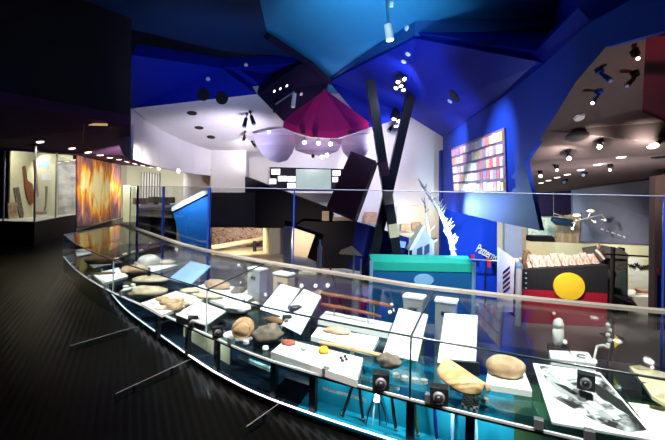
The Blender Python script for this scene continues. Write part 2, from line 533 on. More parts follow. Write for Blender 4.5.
# deep blue soffit in two facets
pixpoly('ceiling_soffit_left', [(415, 38.5, 10.2), (340, 76, 14.8), (329, 82, 15.6), (368, 128, 15.8), (409, 116, 15.2)], (0, .3, .3), M['blue'])
pixpoly('ceiling_soffit_right', [(415, 38.5, 10.2), (409, 116, 15.2), (443, 137, 15), (503, 97, 8.6), (545, 63, 6.6), (592, 21, 5.0), (573, 30, 7.0), (556, 36, 10.1)], (0, .3, .3), M['blue'])
pixpoly('ceiling_corner', [(573, 30, 7.0), (592, 21, 5.0), (640, -5, 4.4), (720, -10, 4.3), (720, -90, 6), (560, -90, 9.5), (556, 15, 10.1), (556, 36, 10.1)], (0, .2, .4), M['blue'])
# long blue bulkhead that carries the book wall
def BW(x, y):  # point of the bulkhead face in pixel (x, y)
    r = ray(x, y)
    # face line in plan: through (4.16,15) and (3.15,4.9)
    kx = (4.16 - 3.15) / (15 - 4.9)
    d = (3.15 - kx * 4.9) / (r.x - kx)
    return Vector((r.x * d, d, EYE + r.z * d))
bwp = [(443, 136), (503, 97), (545, 63), (592, 21), (640, -5), (720, -60), (720, 20), (665, 31), (646, 36), (606, 47), (576, 82), (546, 131), (525, 161), (540, 230.5), (498, 222), (443, 209)]
q = [BW(x, y) for x, y in bwp]
mb = MB().prism(q, (.07, .0, 0), flat=[(x, -y) for x, y in bwp])
struct('wall_bulkhead', mb, M['blue2'])
# brown-grey low ceiling on the right
bc = [(525, 161, 7.1), (546, 131, 6.15), (576, 82, 5.25), (606, 47, 4.6), (646, 35, 4.5), (642, 112, 6.0), (665, 122, 6.2), (740, 150, 6.2), (740, 168, 9.5), (664, 178, 11), (573, 190, 15.8), (531, 193, 16)]
pixpoly('ceiling_right', bc, (.03, .02, .06), M['brownceil'])
# dark red boarded panel
pixpoly('wall_boarded', [(646, 35, 4.5), (642, 112, 6.0), (665, 122, 6.2), (760, 160, 6.2), (760, 40, 4.5), (690, 30, 4.5)], (.1, .3, .1), M['redplank'])
# slate wall under it, running out of the frame
pixpoly('wall_right', [(573, 190, 15.8), (664, 178, 11), (740, 168, 9.5), (740, 250, 9.5), (656, 246, 11), (573, 241, 15.8)], (.1, .3, 0), M['greywall'])
pixpoly('wall_end', [(655.5, 176, 9.0), (760, 160, 8.0), (760, 330, 8.0), (654, 330, 9.0)], (.1, .3, 0), M['brownwall'])

# black bulkhead on the left
bb = [(-60, 90, 7.4), (0, 103, 8), (130, 125, 10.5), (131.5, 55, 10.5), (131.5, 10, 10.5), (-60, -60, 7.4)]
pixpoly('wall_dark_bulkhead', bb, (-.3, .3, 0), M['blackceil'])
# plum soffit with downlights
sf = [(-60, 92, 7.4), (0, 103.5, 8), (130, 125, 10.5), (131, 156, 14), (163, 167.5, 16), (211, 174.5, 17), (212, 171, 21), (120, 165, 18.8), (77, 155.5, 13.5), (0, 150, 10), (-60, 146, 9)]
pixpoly('ceiling_left', sf, (0, 0, .25), M['plum'])
# blue fascia and its plum continuation
pixpoly('ceiling_blue_fascia', [(131.5, 55, 10.5), (221, 68, 12.2), (300, 63, 13.2), (322, 92, 15.5), (257, 94, 12.2), (131.5, 108.5, 12.5)], (0, .3, .4), M['blue'])
pixpoly('ceiling_plum_facet', [(257, 94, 12.1), (300, 64, 13.0), (312, 66, 13.6), (329, 83, 15.4), (322, 93, 15.0), (289, 127, 14.6)], (0, .3, .3), M['darkbrownblue'])
# lilac underside and curved white drum
pixpoly('ceiling_lilac', [(131.5, 108, 12.5), (257, 94, 12.2), (289, 127, 14.8), (262, 152, 17.2), (209, 150, 17), (180, 139, 15.7), (155, 127, 14.5)], (0, .2, .3), M['white'])
dr = [(131, 108, 158, 12.6), (143, 117, 163, 13.6), (160, 128, 167.5, 14.7), (180, 138, 171.5, 15.7), (195, 144, 174, 16.4), (211, 148, 175.5, 17.0)]
sec = []
for x, y0, y1, d in dr:
    t0, b0 = P(x, y0, d), P(x, y1, d)
    dd = Vector((-.15, .25, 0))
    sec.append([b0, t0, t0 + dd, b0 + dd])
mb = loft(MB(), sec)
struct('wall_drum', mb, M['white'])
q = [P(210.5, 147, 17), P(262, 134, 17), P(262, 185, 17), P(245, 192.5, 17), P(210.5, 192.5, 17)]
struct('wall_drum_flat', MB().prism([P(210.5, 147, 17), P(246, 147, 17), P(246, 192.5, 17), P(210.5, 192.5, 17)], (0, .4, 0)), M['white'])
# lilac lobe beside the dark bulkhead
lob = [(131, 124, 11.5)] + [(131 - 12 * math.sin(t), 141 - 18 * math.cos(t), 11.5) for t in [.4, .8, 1.2, 1.57, 1.9, 2.3, 2.7]] + [(131, 159, 11.5)]
pixpoly('trim_lobe', lob, (0, .15, 0), M['lilac'])
# back wall of the hall
struct('wall_back', MB().box((.5, 18.3, 1.8), (14.5, .4, 8.6)), M['white'])
struct('wall_far_left', MB().box((-9.5, 21.4, 1.6), (11, .4, 3.2)), M['creamwhite'])
# magenta pyramid of the ceiling and its lilac lobes
ap = (322, 93, 15.0)
base = [(283, 127.5, 13.8), (296, 133, 13.6), (311, 137, 13.6), (336, 138.5, 13.6), (352, 134, 13.9), (369, 128, 14.6)]
sec_v = [P(*ap)] + [P(*b) for b in base]
tri = [(0, i, i + 1) for i in range(1, len(base))]
mb = MB()
upv = Vector((0, .15, .25))
n = len(sec_v)
loopi = list(range(n))
mb.add(sec_v + [p + upv for p in sec_v], tri + [tuple(i + n for i in reversed(t)) for t in tri] + [(loopi[i], loopi[(i + 1) % n], loopi[(i + 1) % n] + n, loopi[i] + n) for i in range(n)])
struct('ceiling_magenta', mb, M['magenta'])
def lobe(name, pts, d0, bulge):
    xs = [p[0] for p in pts]
    cx, hw = (min(xs) + max(xs)) / 2, (max(xs) - min(xs)) / 2
    pts3 = [(x, y, d0 - bulge * (1 - ((x - cx) / hw) ** 2)) for x, y in pts]
    pixpoly(name, pts3, (0, .12, 0), M['lilac'])
lobe('trim_lobe_left', [(252, 134), (268, 130), (286, 127), (291, 131), (295, 135), (295, 145), (292, 153), (287, 160), (279, 162.5), (271, 161), (262, 154), (256, 145)], 15.0, .4)
lobe('trim_lobe_middle', [(295, 134), (305, 137), (318, 139), (330, 139), (342, 138.5), (341, 145), (338, 150.5), (330, 154), (320, 155.5), (307, 154), (295, 150)], 15.2, .4)
lobe('trim_lobe_right', [(342, 138), (356, 133), (370, 127.5), (374, 133), (371, 145), (366, 155), (358, 160.5), (350, 160), (343, 152), (341, 145)], 15.0, .4)

# left wall behind the showcase and the fire print
w0, w1, w2 = P(-40, 190, 10.6), P(77, 190, 13.9), P(127, 190, 21.3)
for i, (p, q_) in enumerate(((w0, w1), (w1, w2))):
    b0, b1 = Vector((p.x, p.y, 0)), Vector((q_.x, q_.y, 0))
    struct('wall_left' if i == 0 else 'wall_left_far', MB().prism([b0, b1, b1 + Vector((0, 0, 2.8)), b0 + Vector((0, 0, 2.9))], (-.3, .1, 0)), M['black'] if i == 0 else M['creamwhite'])

# recessed blue wall, tan wall and cream wall on the lower level, right
struct('wall_blue_recess', MB().prism([P(441, 150, 15.6), P(503, 150, 15.0), P(503, 300, 15.0), P(441, 300, 15.6)], (0, .3, 0)), M['blue2'])
tanw = mat('tan_grey_plaster', (.36, .3, .24), .7)
struct('wall_tan', MB().prism([P(497, 205, 14.2), P(526, 205, 14.6), P(526, 310, 14.6), P(497, 310, 14.2)], (.14, .3, 0)), tanw)
struct('wall_cream', MB().prism([P(520, 241, 15.2), P(668, 247, 15.2), P(668, 300, 15.2), P(520, 300, 15.2)], (0, .3, 0)), M['cream'])
struct('wall_alcove', MB().prism([P(520, 185, 16.5), P(600, 185, 16.5), P(600, 245, 16.5), P(520, 245, 16.5)], (0, .3, 0)), mat('pale_teal_plaster', (.28, .42, .4), .7))

# ------------------------------------------------------------------ THE DISPLAY CASE
LBL_CASE = 'long curved glass display case with a pale handrail standing on the dark floor'
case = empty('display_case', (FR[NC // 2].x + .4, FR[NC // 2].y + .4, 0), LBL_CASE, 'display case')
seams = [0] + [col_index(FR, x, ZA) for x in (113, 204, 410)] + [NC - 1]
bseams = [0, col_index(BK, 170, ZA), col_index(BK, 262, ZA), col_index(BK, 433, ZA), NC - 1]
def bidx(i):
    """matching index on the back curve, so that the joints of the top run square to the case"""
    for k in range(len(seams) - 1):
        if seams[k] <= i <= seams[k + 1]:
            t = (i - seams[k]) / max(1, seams[k + 1] - seams[k])
            return bseams[k] + t * (bseams[k + 1] - bseams[k])
def BP(f):
    i = int(min(NC - 2, math.floor(f)))
    return BK[i].lerp(BK[i + 1], f - i)
BM = [BP(bidx(i)) for i in range(NC)]      # back curve resampled to match the front
for k in range(len(seams) - 1):
    i0, i1 = seams[k], seams[k + 1]
    ribbon(MB(), FR, ZB, ZA - .008, .008, i0, i1, NF).build('front_pane', M['glass'], case)
    sheet(MB(), FR, BM, ZA, .008, i0, i1).build('top_pane', M['topglass'], case)
    ribbon(MB(), FR, ZC + .03, ZB - .02, .008, i0, i1, NF).build('lower_pane', M['lowglass'], case)
NBM = [-n for n in normals(BM)]
ribbon(MB(), BM, ZB, ZA - .008, .008, nrm=NBM).build('rear_pane', M['glass'], case)
sheet(MB(), off(FR, NF, .01), BM, ZB, .012).build('shelf', M['deckglass'], case)
MB().prism([Vector((FR[0].x, FR[0].y, ZB)), Vector((BM[0].x, BM[0].y, ZB)), Vector((BM[0].x, BM[0].y, ZA)), Vector((FR[0].x, FR[0].y, ZA))], NF[0].cross(Vector((0, 0, 1))) * .008).build('end_pane', M['glass'], case)
# dark polished edges and joints
e = MB()
e.tube([Vector((p.x, p.y, ZA + .002)) for p in FR], .0065, 6)
e.build('top_edge', M['seam'], case)
for i in seams[1:-1]:
    MB().tube([Vector((FR[i].x, FR[i].y, ZA + .003)), Vector((BM[i].x, BM[i].y, ZA + .003))], .007, 6).build('joint', M['seam'], case)
    MB().tube([Vector((FR[i].x, FR[i].y, ZB)), Vector((FR[i].x, FR[i].y, ZA))], .006, 6).build('joint', M['deckedge'] if i < seams[3] else M['seam'], case)
MB().tube([Vector((FR[0].x, FR[0].y, ZA)), Vector((BM[0].x, BM[0].y, ZA))], .008, 6).build('joint', M['paleedge'], case)
ribbon(MB(), off(FR, NF, -.006), ZB - .008, ZB + .005, .014, nrm=NF).build('shelf_edge', M['deckedge'], case)
ribbon(MB(), off(FR, NF, -.004), ZB - .022, ZB - .008, .012, nrm=NF).build('shelf_trim', M['seam'], case)
# handrail along the back
rl = off(BK, NB, .03)
sec = []
nb = normals(rl)
for i, p in enumerate(rl):
    z = ZA + .012
    q = nb[i] * .04
    c = Vector((p.x, p.y, 0))
    sec.append([c - q + Vector((0, 0, z)), c + q + Vector((0, 0, z)), c + q + Vector((0, 0, z + .024)), c - q + Vector((0, 0, z + .024))])
loft(MB(), sec).build('handrail', M['rail'], case)
# base: the foot of the case swings in towards the left end
i_in = col_index(FR, 215, ZB)
ins = [max(0, min(1, (i_in - i) / i_in)) ** 1.2 * .6 + .004 for i in range(NC)]
FT = [p + n * k for p, n, k in zip(FR, NF, ins)]
NFT = normals(FT)
iA, iB, iC = col_index(FR, 300, ZB), col_index(FR, 520, ZB), NC - 1
for a_, b_, m_ in ((0, iA, 'darkpanel'), (iA, iB, 'teal'), (iB, iC, 'olive')):
    sheet(MB(), FT, BM, ZC, .03, a_, b_).build('cabinet_floor', M[m_], case)
ribbon(MB(), off(FT, NFT, .05), 0, ZC - .03, .05, nrm=NFT).build('plinth', M['black'], case)
ribbon(MB(), off(FT, NFT, -.012), ZC - .001, ZC + .006, .012, nrm=NFT).build('light_strip', M['led'], case)
# back panels of the lower cabinet, each its own board
lg = off(FT, NFT, .16)
for xa, xb in ((219, 262), (271, 301), (309, 352)):
    ribbon(MB(), lg, .155, .18, .03, col_index(FR, xa, ZB), col_index(FR, xb, ZB), NFT).build('inner_ledge', M['plinth'], case)
BPN = off(FT, NFT, .42)
BPT = off(FT, NFT, .16)
BPF = off(FT, NFT, .17)
cuts = [(0, col_index(FR, 158, ZB), 'darkpanel'), (col_index(FR, 158, ZB), col_index(FR, 212, ZB), 'beigepanel'), (col_index(FR, 212, ZB), col_index(FR, 300, ZB), 'darkpanel'),
        (col_index(FR, 300, ZB), col_index(FR, 380, ZB), 'teal'), (col_index(FR, 380, ZB), col_index(FR, 445, ZB), 'teal'), (col_index(FR, 445, ZB), col_index(FR, 520, ZB), 'teal'), (col_index(FR, 520, ZB), NC - 1, 'olive')]
for i0, i1, m in cuts:
    if i1 > i0:
        ribbon(MB(), BPT if m in ('beigepanel', 'teal', 'olive') else BPN, ZC, ZB - .02, .02, i0, i1, NFT).build('back_panel', M[m], case)
for x in (157, 188, 210, 267, 305, 404, 469, 560):
    i = col_index(FR, x, ZB)
    p, nn = FR[i] + NF[i] * .035, NF[i]
    MB().box((p.x, p.y, (ZC + ZB - .03) / 2), (.05, .035, ZB - .03 - ZC), math.atan2(nn.y, nn.x) - math.pi / 2).build('post', M['steel'], case)
# small clamps along the glass
for x in (72, 76, 90, 104, 122, 163, 232, 330, 430, 540, 600):
    i = col_index(FR, x, ZB)
    p = FR[i] + NF[i] * .01
    MB().box((p.x, p.y, ZB + .03), (.045, .04, .05), math.atan2(NF[i].y, NF[i].x) - math.pi / 2).build('clamp', M['alu'], case)

# ------------------------------------------------------------------ glass screen behind the case
SC = off(BK, NB, .2)
NS = normals(SC)
cols = [100, 137, 163, 210, 296, 655, 900]
idx = [col_index(SC, x, 1.0) for x in cols]
where = ['tall clear glass screen panel left of the white counter', 'tall clear glass screen panel over the white counter', 'tall clear glass screen panel before the slanted blue box',
         'tall clear glass screen panel before the grey angular band', 'widest clear glass screen panel, before the crossed columns and blue bulkhead', 'tall clear glass screen panel at the brown end wall']
for k in range(len(idx) - 1):
    if idx[k + 1] <= idx[k]: continue
    i0, i1 = idx[k], idx[k + 1]
    c = SC[(i0 + i1) // 2]
    t = empty('glass_screen', (c.x, c.y, 0), where[k], 'glass screen', 'glass screens along the balustrade')
    ztop = 1.61
    ribbon(MB(), SC, 0, ztop, .012, i0, i1, NS).build('pane', M['screenglass'], t)
    MB().tube([Vector((p.x + n.x * .006, p.y + n.y * .006, ztop)) for p, n in zip(SC[i0:i1 + 1], NS[i0:i1 + 1])], .004, 5).build('top_edge', M['paleedge'], t)
    a = SC[i0] + NS[i0] * .006
    MB().tube([Vector((a.x, a.y, 0)), Vector((a.x, a.y, ztop))], .024 if k in (1, 2, 3) else .009, 6).build('side_edge', M['blueedge'], t)

# ------------------------------------------------------------------ THINGS IN THE CASE
SH = ZB + .001
def one(name, mb, m, label, cat, group=None):
    return tag(mb.build(name, m), label, cat, group)

def block(name, px, ztop, th, m, label, cat, group=None):
    q = [G(x, y, ztop) for x, y in px]
    return one(name, MB().hexa([p - Vector((0, 0, th)) for p in q], q), m, label, cat, group)

def stone(px, py, zb, rad, m, label, rz=0, seed=1, amp=.15, name='stone', cat='stone', group=None, flat=.75, tilt=0):
    c = G(px, py, zb + rad[2] * flat * .7)
    c.z = zb + rad[2] * flat
    R = Matrix.Rotation(rz, 3, 'Z') @ Matrix.Rotation(tilt, 3, 'Y')
    return one(name, MB().ell(c, rad, seed, amp, R=R, flat=flat), m, label, cat, group)

def panel(px, zs, m, label, th=.012, name='caption_panel', cat='panel'):
    """a card tilted up from the shelf on a wedge; px: four corners from the top left clockwise, zs: heights of top and bottom edge"""
    zt, zb = zs
    q = [G(px[0][0], px[0][1], zt), G(px[1][0], px[1][1], zt), G(px[2][0], px[2][1], zb), G(px[3][0], px[3][1], zb)]
    n = (q[1] - q[0]).cross(q[3] - q[0]).normalized()
    if n.z > 0: n = -n
    c = sum(q, Vector()) / 4
    root = empty(name, (c.x, c.y, SH), label, cat, 'tilted panels in the case')
    MB().hexa([p + n * th for p in q], q).build('board', m, root)
    a, b = q[3].lerp(q[0], .75).lerp(q[2].lerp(q[1], .75), .3), q[3].lerp(q[0], .75).lerp(q[2].lerp(q[1], .75), .7)
    a, b = a + n * th, b + n * th
    dn = Vector((0, 0, SH - a.z))
    MB().hexa([Vector((a.x, a.y, SH)), Vector((b.x, b.y, SH)), Vector((b.x, b.y + .012, SH)), Vector((a.x, a.y + .012, SH))],
              [a, b, b + Vector((0, .012, 0)), a + Vector((0, .012, 0))]).build('prop', M['plinth'], root)
    return root

Z1 = SH + .05
# far left end
stone(86, 248, SH, (.17, .1, .05), M['stone_grey'], 'dark grey flat stone at the far left tip of the case', .5, 2)
block('specimen_plate', [(75, 251), (89, 249), (92, 253), (77, 256)], SH + .02, .019, M['plinth'], 'small white plate at the far left tip of the case', 'plate')
stone(83, 251, SH + .021, (.13, .06, .03), M['stone_white'], 'white flake on the small plate at the far left tip of the case', .3, 4)
block('specimen_plate', [(86, 262), (112, 257), (122, 262), (94, 268)], SH + .02, .019, M['lockbox'], 'grey plate under the long dark brown stone', 'plate')
stone(100, 261, SH + .022, (.235, .09, .075), M['stone_dark'], 'long smooth dark brown stone near the left end', .25, 5, .08)
block('specimen_plate', [(93, 274), (118, 267.5), (128, 276), (103, 283.5)], SH + .03, .029, M['plinth'], 'white plate with a dark sliver near the left end', 'plate')
stone(103, 273.5, SH + .031, (.16, .025, .018), M['stone_dark'], 'dark sliver of stone lying on a white plate near the left end', .35, 6, .1)
block('specimen_plate', [(134, 262), (158, 258), (178, 265), (150, 272.5)], SH + .05, .049, M['plinth'], 'pale plate under the smooth white dome stone', 'plate')
stone(149, 261.5, SH + .052, (.16, .12, .09), M['stone_white'], 'smooth white dome shaped stone on a pale plate', .2, 7, .05)
stone(166, 262.5, SH + .052, (.14, .1, .035), M['stone_pale'], 'flat cream stone right of the white dome stone', .2, 41, .1)
stone(136, 271, SH, (.2, .12, .08), M['stone_tan'], 'large tan stone behind the round beige grindstone', .3, 8, .15)
stone(151, 280, SH, (.24, .17, .045), M['stone_pale'], 'round flat beige grindstone with a small dark clip', .1, 9, .06)
c = G(149, 276, SH + .08)
one('clip_stand', MB().box((c.x, c.y, SH + .115), (.035, .03, .06)).box((c.x, c.y, SH + .165), (.018, .018, .04)), M['black'], 'small black clip standing on the round beige grindstone', 'clip')
stone(148, 293, SH, (.2, .1, .07), M['stone_pale'], 'pale knobbly stone in front of the round grindstone', .25, 10, .2)
for k, (x, y) in enumerate(((126, 287), (129, 289.5), (133, 285.5), (134, 288), (125, 290.5))):
    stone(x, y, SH, (.04, .03, .022), M['stone_white'], 'small white chip of stone left of the pale knobbly stone', k, 11 + k, .25, 'stone_chip', 'stone', 'white stone chips')
block('specimen_plate', [(141, 303), (176, 291), (205, 299), (162, 314.5)], SH + .03, .029, M['plinth'], 'wide white slab holding small tan flakes', 'plate')
for k, (x, y, l) in enumerate(((162, 299, 'tan flake at the back of the wide white slab'), (169, 303, 'larger tan flake in the middle of the wide white slab'), (178, 300, 'pale flake at the right of the wide white slab'), (163, 308, 'pale rounded flake at the front of the wide white slab'))):
    stone(x, y, SH + .031, ((.07, .04, .025) if k != 1 else (.1, .055, .035)), M['stone_tan'] if k < 2 else M['stone_pale'], l, .4, 21 + k, .2)
panel([(191, 261), (211, 266), (190, 285), (168, 279)], (SH + .22, SH + .03), M['bluecard'], 'pale blue tilted panel left of the oval stones')
# big white plinth with oval stones
block('specimen_plate', [(184, 291), (212, 281), (258, 293), (236, 309)], SH + .03, .029, M['plinth'], 'large white slab under the two oval stones', 'plate')
stone(217, 285.5, SH + .031, (.18, .1, .06), M['stone_tan'], 'tan loaf shaped stone at the back of the large white slab', -.35, 30, .1)
stone(209, 296, SH + .031, (.16, .1, .035), M['stone_pale'], 'flat pale oval stone in the middle of the large white slab', -.2, 31, .06)
stone(190, 291, SH + .031, (.11, .06, .03), M['stone_pale'], 'small pale stone left of the loaf shaped stone', .2, 32, .12)
stone(238, 291, SH + .031, (.09, .04, .04), M['stone_grey'], 'small grey stone at the right edge of the large white slab', .6, 33, .2)
stone(172, 309, SH + .0, (.11, .06, .05), M['stone_tan'], 'tan stone left of the dark edged white box', .2, 34, .15)
stone(185, 304, SH + .031, (.06, .03, .02), M['stone_tan'], 'thin tan flake behind the dark edged white box', -.5, 35, .15)
q = [(176, 314), (199, 301), (226, 311), (206, 325)]
r = [G(x, y, SH + .07) for x, y in q]
root = empty('specimen_box', (sum(r, Vector()) / 4).xy.to_3d() + Vector((0, 0, SH)), 'low white topped box with a dark rim near the front', 'box')
MB().hexa([p * 1 - Vector((0, 0, .069)) for p in r], [p - Vector((0, 0, .012)) for p in r]).build('base', M['steel'], root)
MB().hexa([p - Vector((0, 0, .0115)) for p in r], r).build('top', M['plinth'], root)
stone(238, 309, SH, (.14, .09, .05), M['stone_white'], 'chunky white stone right of the dark edged box', -.2, 36, .3)
stone(254, 305, SH, (.06, .04, .03), M['stone_pale'], 'small pale stone right of the chunky white stone', .4, 37, .2)
c = G(244, 311, SH)
one('divider', MB().box((c.x, c.y, SH + .06), (.012, .06, .12), .3), M['dark'], 'small dark upright divider beside the chunky white stone', 'divider')
# coil on its plate
def plate(px, py, rx, ry, z, label, m=None):
    c = G(px, py, z); mb = MB()
    vs = []; N = 28
    for k in range(N):
        t = 2 * math.pi * k / N
        vs.append(Vector((c.x + rx * math.cos(t), c.y + ry * math.sin(t), z)))
    mb.prism(vs, (0, 0, .016))
    return one('round_plate', mb, m or M['plinth'], label, 'plate', 'round plates')
plate(241, 336, .15, .115, SH + .012, 'round white plate under the coiled tan fibre')
c = G(243, 327, SH + .1)
root = empty('fibre_coil', (c.x, c.y, SH + .027), 'coiled tan fibre bundle on a round white plate', 'coil')
MB().ell((c.x, c.y, SH + .085), (.085, .075, .068), 3, .35, 2.6, flat=.85).build('core', M['wood_tan'], root)
for k in range(4):
    t0 = -.6 + .4 * k
    pts = []
    for j in range(17):
        t = 2 * math.pi * j / 16
        pts.append(Vector((c.x + .083 * math.sin(t) * math.cos(t0 * .7) , c.y - .04 + .03 * k + .02 * math.cos(t), SH + .09 + .062 * math.cos(t))))
    MB().tube(pts, .011, 6).build('strand', M['wood_tan'], root)
stone(268, 336, SH, (.135, .075, .07), M['stone_grey'], 'angular grey brown stone right of the coiled fibre', .5, 40, .42, flat=.8)
stone(274, 321.5, SH + .06, (.1, .035, .035), M['stone_dark'], 'dark pestle shaped stone behind the angular stone', -.5, 42, .06)
one('stone_rest', MB().box(tuple(G(275, 321, SH + .03).xy) + (SH + .03,), (.1, .06, .058), -.4), M['plinth'], 'white block under the dark pestle shaped stone', 'block')
# two white panels with a bracket between them
panel([(281, 284), (300, 289), (281, 316), (260, 309)], (SH + .24, SH + .03), M['card'], 'white tilted panel left of the black bracket, behind the angular stone')
panel([(304, 289), (321, 296), (300, 334), (276, 322)], (SH + .24, SH + .03), M['card'], 'white tilted panel right of the black bracket, left of the axes')
c = G(293, 312, SH + .1)
root = empty('bracket', (c.x, c.y, SH), 'black bracket between the two white panels left of the axes', 'bracket')
MB().box((c.x, c.y, SH + .06), (.03, .03, .118)).build('stem', M['steel'], root)
MB().box((c.x + .02, c.y + .02, SH + .135), (.13, .08, .03), .4).build('head', M['steel'], root)
MB().box((c.x + .02, c.y - .03, SH + .152), (.05, .02, .004), .4).build('badge', M['alu'], root)
# slab with four small items
q = [(286, 339), (363, 358), (357, 380), (271, 352)]
block('specimen_plate', q, SH + .05, .049, M['plinth'], 'long white slab carrying four small pieces', 'plate')
stone(288.5, 343, SH + .051, (.06, .03, .022), M['stone_red'], 'red brown flake, first of four pieces on the long white slab', -.1, 50, .2)
stone(304, 348.5, SH + .051, (.025, .02, .02), M['quartz'], 'clear quartz piece, second of four on the long white slab', 0, 51, .2)
stone(323.5, 351, SH + .051, (.037, .033, .03), M['ochre'], 'lump of yellow ochre on the long white slab', 0, 52, .15)
for k, (x, y) in enumerate(((341, 358), (345, 356.5), (346.5, 359.5), (342.5, 360.8))):
    stone(x, y, SH + .051, (.013, .011, .011), M['pebble'], 'one of the small black pebbles at the right of the long white slab', k, 53 + k, .1, 'pebble', 'pebble', 'black pebbles on the long white slab')
# slab with bone and beam behind it
block('specimen_plate', [(318, 327), (379, 337), (372, 351), (311, 336)], SH + .04, .039, M['plinth'], 'white slab carrying the pinkish bone piece', 'plate')
stone(336, 331.5, SH + .041, (.12, .04, .03), M['bone'], 'pinkish bone piece lying on a white slab', -.3, 60, .25)
block('long_plinth', [(326, 311), (392, 323), (388, 333), (318, 319)], SH + .05, .049, M['plinth'], 'long white beam shaped plinth below the two axes', 'plinth')
def axe(p0, p1, r0, r1, headat, label, m, curve=.01):
    a, b = p0, p1
    root = empty('axe', (a + b) / 2, label, 'axe')
    ORIG[root.name] = (a + b) / 2
    pts = [a.lerp(b, t) + Vector((0, 0, curve * math.sin(math.pi * t))) for t in [i / 8 for i in range(9)]]
    MB().tube(pts, [r0 + (r1 - r0) * i / 8 for i in range(9)], 8).build('handle', m, root)
    if headat is not None:
        h = a.lerp(b, headat)
        MB().ell(h, (.055, .03, .035), 7, .2).build('axe_head', M['stone_grey'], root)
        MB().tube([h - (b - a).normalized() * .03, h + (b - a).normalized() * .03], .028, 8).build('binding', M['wood_tan'], root)
    for t in (.22, .8):
        c = a.lerp(b, t)
        MB().tube([Vector((c.x, c.y + .01, SH)), Vector((c.x, c.y + .01, c.z))], .006, 6).build('pin', M['alu'], root)
    return root
axe(G(314, 292.5, SH + .2), G(391, 306, SH + .2), .016, .02, .07, 'long red brown axe with a dark head at the back of the case', M['wood_axe'])
axe(G(322, 304.5, SH + .14), G(381, 316.5, SH + .14), .017, .013, None, 'shorter red brown wooden club below the long axe', M['wood_axe'])
# hatchet
a, b = G(320, 342.5, SH + .08), G(386, 357, SH + .075)
root = empty('hatchet', ((a + b) / 2).xy.to_3d() + Vector((0, 0, SH)), 'stone hatchet with a long tan handle beside the white slab', 'hatchet')
MB().tube([a.lerp(b, i / 8) + Vector((0, 0, .008 * math.sin(math.pi * i / 8))) for i in range(9)], [.012, .013, .013, .014, .014, .015, .016, .017, .017], 8).build('handle', M['wood_tan'], root)
hc = G(389, 361, SH + .06)
MB().ell((hc.x, hc.y, SH + .06), (.085, .06, .055), 12, .3, 1.8, R=Matrix.Rotation(-.5, 3, 'Z')).build('hatchet_head', M['stone_grey'], root)
MB().box((hc.x - .25, hc.y + .17, SH + .038), (.03, .05, .075)).build('rest', M['plinth'], root)
# white panels, centre
panel([(399, 308), (428, 314.5), (417, 361), (383, 353.5)], (SH + .28, SH + .03), M['card'], 'white tilted panel behind the stone hatchet')
panel([(444.5, 313), (477.5, 315.5), (475.5, 371), (437.5, 362)], (SH + .28, SH + .03), M['card'], 'white tilted panel behind the wooden bowl')
c = G(464, 374, SH)
one('divider', MB().box((c.x, c.y, SH + .045), (.2, .03, .09), -.15), M['steel'], 'dark grey block between the white panel and the wooden bowl', 'block')
# wooden dish (coolamon)
A_, B_ = G(444, 365, SH + .13), G(484, 393, SH + .11)
ax = (B_ - A_); L = ax.length; ax = ax.normalized(); side = ax.cross(Vector((0, 0, 1))).normalized()
up = side.cross(ax).normalized()
sec = []
NS_ = 16
for i in range(NS_ + 1):
    t = i / NS_
    w = .088 * (max(.0, 1 - abs(2 * t - 1) ** 3.2)) ** .5 + .022
    c = A_.lerp(B_, t) + up * (.02 * (2 * t - 1) ** 2)
    prof = []
    K = 9
    for k in range(K):
        s = -1 + 2 * k / (K - 1)
        prof.append(c + side * w * s + up * (.034 - .05 * s * s))
    for k in range(K):
        s = 1 - 2 * k / (K - 1)
        prof.append(c + side * w * s * .96 + up * (.02 - .05 * s * s))
    sec.append(prof)
mbw = loft(MB(), sec); mbw.sm = [True] * len(mbw.sm)
root = empty('wooden_dish', ((A_ + B_) / 2).xy.to_3d() + Vector((0, 0, SH)), 'long curved pale wooden dish turned hollow side down near the front', 'dish')
mbw.build('shell', M['wood_bowl'], root)
for t in (.2, .8):
    c = A_.lerp(B_, t)
    MB().tube([Vector((c.x, c.y, SH)), Vector((c.x, c.y, c.z - .005))], .008, 6).build('support', M['alu'], root)
# net bag
c = G(472, 399, SH + .03)
q = [G(464, 391, SH + .03), G(480, 397, SH + .03), G(478, 408, SH + .03), G(461, 402, SH + .03)]
one('net_bag', MB().hexa([p - Vector((0, 0, .029)) for p in q], q), M['net'], 'black and white netted bag under the end of the wooden dish', 'bag')
# plate with round stone
block('specimen_plate', [(489, 361), (522, 364), (532, 391), (486, 384)], SH + .04, .039, M['plinth'], 'white plate under the large round tan stone', 'plate')
stone(505.5, 369, SH + .041, (.125, .09, .075), M['stone_tan'], 'large round tan stone on a white plate, right of the wooden dish', -.2, 70, .1)
# black and white photograph
q = [G(533, 363, SH + .12), G(600, 372.5, SH + .12), G(659, 441, SH + .03), G(552, 422, SH + .03)]
root = empty('photo_panel', (sum(q, Vector()) / 4).xy.to_3d() + Vector((0, 0, SH)), 'black and white photograph of hands at work on a tilted panel', 'photograph')
n = Vector((0, 0, -1))
MB().hexa([p + n * .012 for p in q], q).build('board', M['card'], root)
def bl(u, v): return q[0].lerp(q[1], u).lerp(q[3].lerp(q[2], u), v)
nn = (q[1] - q[0]).cross(q[3] - q[0]).normalized()
if nn.z < 0: nn = -nn
def patch(poly, h): return MB().prism([bl(u, v) + nn * h for u, v in poly], nn * .0008, flat=poly)
patch([(.08, .03), (.97, .05), (.97, .88), (.75, .96), (.5, .9), (.12, .62)], .001).build('print', M['handsphoto'], root)
grey = mat('grey_printed_skin', (.3, .3, .3), .5, var=.5, scale=16); lt = mat('pale_printed_skin', (.62, .62, .62), .5, var=.3, scale=20); dk = mat('black_printed_shade', (.015, .015, .015), .5)
